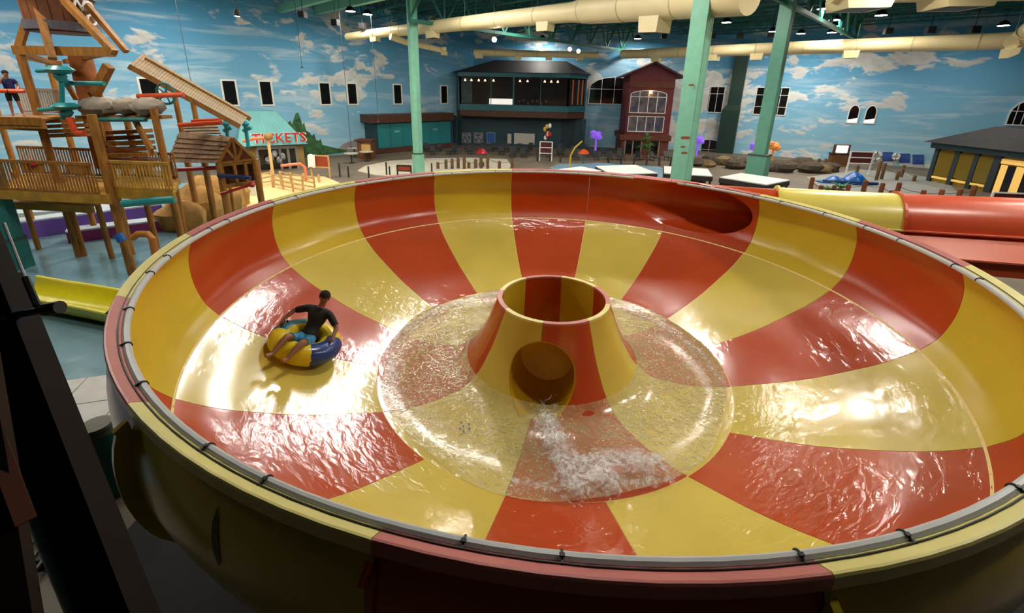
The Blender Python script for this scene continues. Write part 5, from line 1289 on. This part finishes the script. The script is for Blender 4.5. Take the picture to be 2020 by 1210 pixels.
# ---- loungers in rows
def lounger():
    r = thing('lounge_chair', (0, 0, 0), 'dark mesh lounge chair in the rows before the restaurant', 'chair', 'dark lounge chairs before the restaurant')
    d = mat('dark_mesh', (34, 40, 48), .6); MB().box((0, 0, .38), (.62, 1.1, .06)).build('seat', d, r)
    MB().beam((0, .5, .38), (0, .95, 1.0), .62, .05).build('backrest', d, r)
    for sx in (-1, 1):
        for y in (-.45, .45): MB().box((sx*.27, y, .19), (.05, .05, .38)).build('leg', BLACK, r)
    return r
seated = []; lc = lounger(); f3 = True; rn = random.Random(5)
for row, (y, x0, x1, n) in enumerate(((299, 770, 1130, 24), (305, 850, 1140, 18), (311, 1000, 1060, 4), (309, 1095, 1330, 16), (316, 1130, 1330, 12))):
    for k in range(n):
        x = x0+(x1-x0)*(k+rn.uniform(.2, .8))/n; q = atz(x, y+rn.uniform(-1, 1), FL)
        if (q-L0)@VL < 3.4 or (cx0-1.2 < q[0] < cx1+1.2 and q[1] > YC-1.6) or any(math.hypot(q[0]-c_[0], q[1]-c_[1]) < 1.35 for c_ in seated): continue
        seated.append(q)
        o = lc if f3 else copy_tree(lc); f3 = False; o.location = (q[0], q[1], FL); o.rotation_euler = (0, 0, rn.uniform(-.4, .4))
# ---- round tables with pale tops on the left plaza
for i, (x, y) in enumerate(((694, 322), (724, 318), (700, 310))):
    q = atz(x, y, FL); r = thing('round_table', q, ('pale round table on the left plaza nearest the bowl', 'pale round table beside the little kiosk', 'pale round table close to the painted lake')[i], 'table')
    MB().lathe([(0, 1.0), (.75, 1.0), (.75, 1.06), (0, 1.06)], n=18, c=tuple(q)).build('tabletop', mat('pale_top', (190, 184, 168), .5), r)
    MB().tube([q, q+V(0, 0, 1.0)], .08, 8).build('pedestal', PD, r); MB().lathe([(0, 0), (.35, 0), (.3, .06), (0, .06)], n=14, c=tuple(q)).build('foot', PD, r)
q = atz(717, 316, FL); r = thing('kiosk', q, 'tiny brown kiosk with pale counter before the painted mountain', 'kiosk')
MB().box(q+V(0, 1, 1.0), (1.6, 1.2, 2.0)).build('kiosk_body', BROWNB, r); MB().box(q+V(.3, .3, 1.3), (1.0, .3, .8)).build('kiosk_panel', mat('kiosk_tan', (200, 160, 90), .6), r); MB().box(q+V(0, 1, 2.1), (2.0, 1.6, .2)).build('kiosk_roof', BWOOD, r)
# ---- notice boards on posts
def board(x, yb, w, h, z0, label, mb, mf, stripes=0, D=None, rz=0.0):
    q = atz(x, yb, FL); r = thing('notice_board', q, label, 'sign'); c, s_ = math.cos(rz), math.sin(rz); X = V(c, s_, 0); Y_ = V(-s_, c, 0)
    for e in (-1, 1): p = q+X*e*w/2; MB().beam(p, p+V(0, 0, z0+h), .12).build('sign_post', mf, r)
    p = q+V(0, 0, z0+h/2); MB().prism([p-X*w/2-V(0, 0, h/2), p+X*w/2-V(0, 0, h/2), p+X*w/2+V(0, 0, h/2), p-X*w/2+V(0, 0, h/2)], Y_*.06).build('sign_panel', mb, r)
    for k in range(stripes+1):
        zz = z0+h*k/max(1, stripes); MB().beam(q+X*-w/2+V(0, 0, zz)-Y_*.03, q+X*w/2+V(0, 0, zz)-Y_*.03, .08, .1).build('sign_bar', mf, r)
    return r
board(1690, 345, 2.2, 1.2, 1.2, 'dark red board in a white frame before the sky wall', mat('maroon_board', (84, 22, 28), .6), WHITE, 2)
board(1985, 418, 2.6, 1.0, .4, 'dark red board in a white frame at the right edge', mat('maroon_board', (84, 22, 28), .6), WHITE, 2)
board(1076, 318, 1.4, 1.3, .9, 'dark red board in a white frame before the restaurant', mat('maroon_board', (84, 22, 28), .6), WHITE, 2)
board(634, 352, 1.7, 1.0, 1.0, 'rust red board with white stripe on the lit boardwalk', mat('rust_board', (150, 62, 36), .6), mat('pale_post', (196, 160, 104), .7, var=.2), 1)
board(798, 348, 1.3, .5, .5, 'low rust red board beside the pale teal column', mat('rust_board', (150, 62, 36), .6), PD, 1)
q = atz(620, 352, FL); r = thing('towel', q+V(0, 0, 1.2), 'white towel hung over the left end of the rust red board', 'towel')
b = MB(); vs = []
for i in range(7):
    for j in range(6): x = -.35+.7*j/5; z = [1.0, 1.55, 2.04, 2.10, 2.04, 1.5, 1.1][i]; vs.append(q+V(x, [-.16, -.13, -.10, .03, .14, .16, .18][i]+.03*math.sin(j*2.1), z-.05*math.cos(j*1.7)))
b.add(vs, [(i*6+j, i*6+j+1, (i+1)*6+j+1, (i+1)*6+j) for i in range(6) for j in range(5)]); b.build('towel_cloth', mat('towel_white', (240, 240, 240), .9), r, smooth=True)
MB().beam(q+V(-.36, -.15, 1.08), q+V(.36, -.15, 1.08), .03, .06).build('towel_hem', mat('towel_hem', (214, 216, 220), .9), r)
r = thing('boardwalk_rail', atz(560, 372, FL), 'pale sloping timber handrails beside the lit boardwalk', 'railing')
for k, (xa, ya, xb, yb) in enumerate(((540, 372, 600, 386), (556, 366, 622, 380), (470, 380, 540, 366))):
    a_, c_ = atz(xa, ya, FL), atz(xb, yb, FL)
    for z in (1.1, .75, .4): MB().beam(a_+V(0, 0, z), c_+V(0, 0, z), .08, .1).build('rail_bar', mat('pale_post', (196, 160, 104), .7, var=.2), r)
    for t in np.linspace(0, 1, 4): q = a_+(c_-a_)*t; MB().beam(q, q+V(0, 0, 1.2), .1).build('rail_post', mat('pale_post', (196, 160, 104), .7, var=.2), r)
# ---- rock ridge before the right wall
for i in range(26):
    x = 1360+i*11+rn.uniform(-4, 4); y = 322+.10*(x-1360)*.6+rn.uniform(-4, 6); q = atz(x, y, FL); s = rn.uniform(.7, 1.3)
    b = MB().ball((0, 0, 0), (1.1*s, .9*s, .62*s), 9, 6, .16, rn); b.v = [tuple(V(v_)+q+V(0, 0, .35*s)) for v_ in b.v]
    o = b.build('ridge_rock', mat('ridge_tan', (120, 98, 62), .9, var=.4, vscale=2) if i % 3 == 0 else mat('dark_rock', (72, 62, 50), .9, var=.3), None, smooth=True, org=q); tag(o, 'rough rock in the low ridge along the foot of the sky wall', 'rock', 'rocks of the low ridge')
# ---- posters, lifebuoys on the right wall
def onwall(x0, x1, y0, y1, off): return [onp(x, y, PB, RN)+RN*off for x, y in ((x0, y1), (x1, y1), (x1, y0), (x0, y0))]
for i, (x0, x1, y0, y1) in enumerate(((1741, 1762, 300, 318), (1773, 1795, 303, 321), (1800, 1822, 305, 324))):
    A_ = onwall(x0, x1, y0, y1, .05); r = thing('poster', A_[0], ('left blue poster on the sky wall by the life ring', 'middle blue poster on the sky wall', 'right blue poster on the sky wall next to the shop')[i], 'poster')
    MB().prism(A_, RN*.04).build('poster_print', mat('poster_blue', (34, 66, 150), .5, rgb2=(60, 96, 176), vscale=2), r)
    MB().prism(onwall(x0+1, x1-1, y1+1, y1+16, .05), RN*.03).build('paper_sheet', mat('paper', (190, 196, 202), .7), r)
for i, (x, y) in enumerate(((1728, 308), (1767, 309))):
    c = onp(x, y, PB, RN)+RN*.25; r = thing('life_ring', c, ('white life ring left of the blue posters', 'small white life ring between two blue posters')[i], 'life ring'); R0 = .42 if i == 0 else .3
    MB().tube([c+DR*R0*math.cos(t)+V(0, 0, R0*math.sin(t)) for t in np.linspace(0, 2*PI, 21)], .13, 8).build('ring_body', WHITE, r, smooth=True)
    for k in range(4):
        ts = np.linspace(PI/2*k-.12, PI/2*k+.12, 4); MB().tube([c+DR*R0*math.cos(t)+V(0, 0, R0*math.sin(t)) for t in ts], .138, 8).build('ring_strap', NAVY, r, smooth=True)
# ---- blue raft stack on the plaza
q = atz(1670, 362, FL); r = thing('raft_slide', q, 'glossy blue moulded slide mound on the right-hand plaza', 'water toy'); 
b = MB(); n = 22; vs = []
for i in range(n+1):
    t = i/n; x = -2.6+5.2*t; h = 1.0*math.exp(-((x-.6)/.9)**2)+.55*math.exp(-((x+1.2)/.6)**2)+.12
    for j in range(9): a = PI*j/8; vs.append(q+V(x, -.9*math.cos(a)*(.6+.4*h), h*math.sin(a)))
b.add(vs, [(i*9+j, i*9+j+1, (i+1)*9+j+1, (i+1)*9+j) for i in range(n) for j in range(8)]); b.build('mound', mat('raft_blue', (16, 92, 176), .25), r, smooth=True)
MB().tube([q+V(-2.4, -.5, .25), q+V(0, -.95, .3), q+V(2.4, -.5, .2)], .1, 8).build('edge_tube', NAVY, r, smooth=True)
# ---- planting
def plant(x, y, h, n, label, seed, m=LEAF, palm=False):
    q = atz(x, y, FL); r = thing('potted_palm' if palm else 'shrub', q, label, 'plant'); k_ = random.Random(seed)
    MB().lathe([(0, 0), (.22, 0), (.3, .45), (0, .45)], n=12, c=tuple(q)).build('pot', BROWNB, r)
    if palm: MB().tube([q+V(0, 0, .3), q+V(0, 0, h*.75)], .07, 7).build('stem', WOODD, r)
    for i in range(n):
        a = 2*PI*i/n*2.4; z = h*(.25+.7*i/n) if palm else h*.3; L_ = h*(.5-.28*i/n) if palm else h*k_.uniform(.4, .8)
        b = MB(); d = V(math.cos(a), math.sin(a), 0); s_ = V(-math.sin(a), math.cos(a), 0); o = q+V(0, 0, z); w_ = .10*h*.5
        p = [o, o+d*L_*.45+V(0, 0, L_*.35), o+d*L_+V(0, 0, L_*(.1 if palm else .5))]
        b.add([p[0]-s_*w_*.2, p[0]+s_*w_*.2, p[1]+s_*w_, p[1]-s_*w_, p[2]], [(0, 1, 2, 3), (3, 2, 4)]); b.build('leaf', m, r)
    return r
plant(1271, 316, 3.2, 36, 'slender green palm in front of the cottage door', 1, palm=True)
plant(1656, 384, 1.5, 26, 'bright green bush among the reddish posts', 2, mat('bright_leaf', (40, 130, 60), .6))
plant(1630, 386, 1.2, 20, 'dull green bush left of the bright one', 3)
plant(950, 330, 1.1, 18, 'lime green bush behind the pale timber posts', 4, mat('lime_leaf', (150, 170, 40), .6))
# ---- lit arcade panels and coloured props near the cottage
def prop_box(x, y, w, d, h, m, label, cat, cap=None, z=0, name='prop'):
    q = atz(x, y, FL); r = thing(name, q, label, cat); MB().box(q+V(0, 0, z+h/2), (w, d, h)).build('cabinet', m, r)
    MB().box(q+V(0, 0, z+h+.06), (w*1.1, d*1.1, .12)).build('cap', cap or BLACK, r); MB().box(q+V(0, 0, .06+z*.5), (w*.9, d*.9, .12+z)).build('plinth', BLACK, r); return r
def glow_tree(x, y, h, m, label, seed):
    q = atz(x, y, FL); r = thing('lit_tree', q, label, 'lit tree'); k_ = random.Random(seed)
    MB().tube([q, q+V(0, 0, h*.7)], [.16, .1], 8).build('trunk', m, r, smooth=True)
    for k in range(7): a = k*2.4; MB().ball(q+V(.42*math.cos(a)*(k > 0), .3*math.sin(a), h*(.72+.05*k % .25)), (.42, .4, .3), 8, 6, .15, k_).build('lit_foliage', m, r, smooth=True)
    return r
glow_tree(1174, 302, 2.9, LITP, 'glowing purple tree between restaurant and cottage', 1)
glow_tree(1373, 308, 2.6, LITP, 'glowing lilac tree right of the thick green column', 2)
glow_tree(1487, 324, 2.4, LITP, 'glowing lilac tree left of the grey-green column', 3)
glow_tree(1520, 324, 2.6, mat('amber_cabinet', (210, 130, 60), .5, emit=.3), 'glowing amber tree right of the grey-green column', 4)
prop_box(1652, 328, 2.0, .8, 1.4, mat('kiosk_brown', (110, 72, 40), .7), 'brown timber kiosk with a bright screen', 'kiosk', name='kiosk')
q = atz(1652, 328, FL); r = thing('lit_screen', q+V(0, -.45, 1.5), 'bright screen on top of the brown kiosk', 'screen'); MB().box(q+V(0, -.1, 2.0), (1.2, .1, .8)).build('screen_face', LITW, r); MB().box(q+V(0, 0, 2.0), (1.8, .1, 1.0)).build('screen_case', mat('maroon_case', (90, 36, 30), .6), r)
toyz = lambda x, y, z: atz(x, y, FL)+V(0, 0, z)
q = atz(1124, 333, FL); r = thing('bent_pole', q, 'yellow bent water pole by the pale pool', 'pole'); MB().tube([q, q+V(0, 0, 1.4), q+V(.4, 0, 2.2), q+V(1.1, 0, 2.9)], .09, 8).build('pole_pipe', mat('pole_yellow', (206, 168, 40), .4), r, smooth=True); MB().lathe([(0, 0), (.22, 0), (.18, .12), (0, .12)], n=12, c=tuple(q)).build('pole_foot', mat('pole_yellow', (206, 168, 40), .4), r)
q = atz(1077, 312, FL); r = thing('balloon_display', q, 'red white and yellow striped display above the red board', 'display')
for k in range(9): MB().ball(q+V(rn.uniform(-.4, .4), .3, 2.1+rn.uniform(0, 1.7)), (.2, .2, .3), 8, 6).build('shape', (REDP, WHITE, mat('display_gold', (206, 160, 70), .5))[k % 3], r, smooth=True)
MB().tube([q+V(0, .3, 0), q+V(0, .3, 3.6)], .05, 6).build('display_pole', BLACK, r)
for x, lb_ in ((950, 'red and yellow kiddie toy by the pale posts'), (1150, 'orange topped stand by the pale pool')):
    q = atz(x, 324, FL); r = thing('kiddie_toy', q, lb_, 'toy'); MB().tube([q, q+V(0, 0, 1.2)], .08, 8).build('toy_stem', TEALD, r); MB().lathe([(0, .5), (.3, .4), (.65, 0), (0, 0)], n=14, c=tuple(q+V(0, 0, 1.2))).build('toy_cap', REDP if x < 1000 else ORANGE, r, smooth=True)
# ---- bright boardwalk beside the hut, spray arch
struct(MB().prism([atz(x, y, FL) for x, y in ((455, 420), (470, 372), (520, 345), (640, 350), (700, 375), (600, 400))], (0, 0, .08)).build('floor_boardwalk', mat('pale_boards', (232, 206, 150), .6, var=.15, vscale=1.5, stretch=(.4, 4, 1))))
q = atz(541, 362, FL); r = thing('spray_arch', q, 'cream pole with a coral pipe arm by the ticket shop', 'spray toy')
zt = zat(q, 272); MB().tube([q, (q[0], q[1], zt)], .12, 10).build('pole', mat('cream_pole', (226, 190, 130), .5), r, smooth=True)
MB().tube([(q[0]+.1, q[1], zt), (q[0]-1.2, q[1], zt-.1), (q[0]-2.0, q[1]-.3, zt-.3)], .13, 10).build('arm', mat('coral', (232, 128, 92), .4), r, smooth=True)
q2_ = atz(605, 358, FL); MB().tube([(q[0]+.8, q[1], FL+1.5), (q2_[0]-.4, q2_[1], FL+1.5), (q2_[0], q2_[1], FL+1.2), (q2_[0], q2_[1], FL)], .12, 10).build('low_arm', mat('coral', (232, 128, 92), .4), r, smooth=True)
MB().ball((q[0]+.15, q[1]-.1, zt+.1), .32, 10, 7).build('knob', mat('gold_knob', (150, 116, 60), .6), r, smooth=True)
for i, (x, y, w_) in enumerate(((470, 402, 1.4), (492, 388, 1.2))):
    q = atz(x, y, FL); r = thing('activity_board', q, ('tan play panel under the hut', 'white play panel with blue oval under the hut')[i], 'panel')
    MB().box(q+V(0, 0, 1.0), (w_, .12, 2.0)).build('panel_board', (mat('panel_tan', (222, 180, 122), .6), WHITE)[i], r)
    MB().tube([q+V(0, -.06, 1.3), q+V(0, -.11, 1.3)], .26, 16).build('panel_disc', BLUEP, r)
    for k in range(2): MB().beam(q+V((k-.5)*w_, .1, 0), q+V((k-.5)*w_, .1, 2.1), .12).build('panel_post', WOOD, r)
bwl = atz(500, 375, FL); 
spot((bwl[0]+3, bwl[1]-3, 6.5), bwl, 'floodlight aimed at the boardwalk beside the hut', mat('flood_hot', (255, 236, 200), .5, emit=3000))
# hanging cables in front of the left wall
for x, y0, y1, D in ((345, -5, 165, 36), (585, 40, 132, 40), (672, 60, 290, 42), (736, 95, 240, 44), (1545, 80, 230, 44)):
    p = atd(x, y0, D); z = zat(p, y1); r = thing('hanging_cable', (p[0], p[1], z), {345: 'thin cable hanging above the plank roof', 585: 'short cable with a hook hanging left of the air duct', 672: 'long thin cable right of the third window', 736: 'thin cable below the duct outlet', 1545: 'thin cable before the right sky wall'}[x], 'cable')
    MB().tube([(p[0], p[1], z), (p[0], p[1], 10.9)], .022, 6).build('wire', mat('cable_grey', (70, 84, 96), .6), r); MB().lathe([(0, -.12), (.12, -.06), (.1, .05), (0, .1)], n=8, c=(p[0], p[1], z)).build('weight', mat('cable_grey', (70, 84, 96), .6), r)

# ================================================================== lower left: run-out chute, deck, posts of the stair the photo is taken from
ch = thing('runout_chute', atz(150, 630, FL), 'yellow run-out chute lying in the blue pool at left', 'slide chute')
YC2 = mat('chute_yellow', (206, 196, 30), .3, var=.05)
P = [atz(x, y, FL) for x, y in ((40, 596), (100, 608), (160, 618), (230, 632), (330, 655))]
b = MB(); vs = []; nn = 10
for i, q in enumerate(P):
    d = P[min(i+1, 4)]-P[max(i-1, 0)]; d /= np.linalg.norm(d); s_ = V(-d[1], d[0], 0)
    for rr in (.62, .70):
        for j in range(nn+1): a = PI+PI*j/nn; vs.append(q+s_*rr*math.cos(a)+V(0, 0, .74+rr*math.sin(a)*(1 if rr < .65 else 1.03)))
k = 2*(nn+1); fs = []
for i in range(4):
    for j in range(nn): fs += [(i*k+j, i*k+j+1, (i+1)*k+j+1, (i+1)*k+j), (i*k+nn+1+j, i*k+nn+2+j, (i+1)*k+nn+2+j, (i+1)*k+nn+1+j)]
    for j in (0, nn): fs.append((i*k+j, (i+1)*k+j, (i+1)*k+nn+1+j, i*k+nn+1+j))
b.add(vs, fs).build('trough', YC2, ch, smooth=True)
for e in (-1, 1):
    pts = []
    for i, q in enumerate(P):
        d = P[min(i+1, 4)]-P[max(i-1, 0)]; d /= np.linalg.norm(d); pts.append(q+V(-d[1], d[0], 0)*.68*e+V(0, 0, .74))
    MB().tube(pts, .06, 8).build('rolled_edge', mat('chute_edge', (226, 214, 80), .35), ch, smooth=True)
# pale deck slabs
slab = mat('pale_slab', (186, 184, 180), .7, var=.08); dk = thing('pool_deck', atz(180, 800, FL), 'pale concrete deck slabs beside the blue pool at left', 'deck')
g0 = atz(175, 752, FL); ga = atz(205, 748, FL)-g0; ga /= np.linalg.norm(ga); gb = V(ga[1], -ga[0], 0); gb = gb if gb@(CAM-g0) > 0 else -gb
for i in range(-3, 2):
    for j in range(0, 4):
        c = g0+ga*(i+.5)*1.25+gb*(j+.5)*1.25
        MB().box((c[0], c[1], FL+.06), (1.22, 1.22, .12), math.atan2(ga[1], ga[0])).build('slab', slab, dk)
cp = atd(190, 842, 8.6); r = thing('capped_post', (cp[0], cp[1], FL), 'teal post with grey cap standing beside the bowl at left', 'post')
MB().tube([(cp[0], cp[1], FL), (cp[0], cp[1], cp[2])], .28, 16).build('shaft', TEALD, r, smooth=True); MB().lathe([(0, .08), (.25, .06), (.31, -.1), (0, -.1)], n=16, c=tuple(cp)).build('cap', mat('cap_grey', (110, 108, 92), .6), r, smooth=True)
cp = atz(40, 528, FL); column(cp, .85, 10.6, zat(cp, 470), 'teal column foot standing in the pool at the left edge', TEALD, .95, True)
# slanted dark stair stringer close to the camera
sgr = thing('stair_rail', atd(120, 900, 2.0), 'dark brown slanted steel stringer close by at lower left', 'stair rail')
p, q = atd(-78, 430, 2.25), atd(252, 1260, 1.9); MB().beam(p, q, .22, .10, up=tuple(_w)).build('stringer', DARKB, sgr)
MB().beam(atd(14, 540, 2.16), atd(292, 1240, 1.84), .03, .11, up=tuple(_w)).build('stringer_lip', DARKB, sgr)
p, q = atd(-30, 632, 2.1), atd(108, 608, 2.05); d = (q-p)/np.linalg.norm(q-p); bl = MB().tube([p, q], .016, 10).build('bolt_bar', BLACK, sgr, smooth=True); MB().tube([q-d*.05, q+d*.03], .03, 10).build('bolt_nut', BLACK, bl, smooth=True)
MB().tube([atd(8, 440, 2.2), atd(64, 585, 2.1)], .006, 6).build('cable', GREYP, sgr); MB().tube([atd(50, 548, 2.1), atd(74, 604, 2.06)], .014, 6).build('cable_clamp', BLACK, sgr)
MB().box(atd(52, 925, 2.6), (.16, .1, .2), .3).build('bracket', BLACK, sgr)
tp = thing('teal_pipe', atd(110, 1050, 3.4), 'teal steel pipe behind the dark stringer at lower left', 'pipe'); MB().tube([atd(8, 800, 3.5), atd(200, 1260, 3.2)], .115, 14).build('pipe_shaft', TEALD, tp, smooth=True); MB().tube([atd(58, 918, 3.46), atd(74, 958, 3.43)], .15, 14).build('pipe_coupling', BLACK, tp, smooth=True)
fp_ = thing('dark_post', atd(10, 1000, 1.5), 'dark brown near post at the bottom left corner', 'post'); MB().beam(atd(-60, 700, 1.6), atd(28, 1260, 1.45), .12, .12).build('post_body', DARKB, fp_); MB().beam(atd(-12, 860, 1.55), atd(52, 1030, 1.5), .05, .03).build('post_plate', mat('brown_plate', (96, 56, 38), .5), fp_)
gt = thing('floor_grating', atz(80, 1045, FL), 'dark steel floor grating low at the left', 'grating'); c = atz(78, 1045, FL)
for k in range(9): MB().box(c+V(-.8+.2*k, 0, .16), (.05, 1.6, .06), .4).build('grate_bar', BLACK, gt)
MB().box(c+V(0, 0, .145), (1.9, 1.7, .03), .4).build('grate_tray', mat('tray_dark', (30, 32, 34), .7), gt)
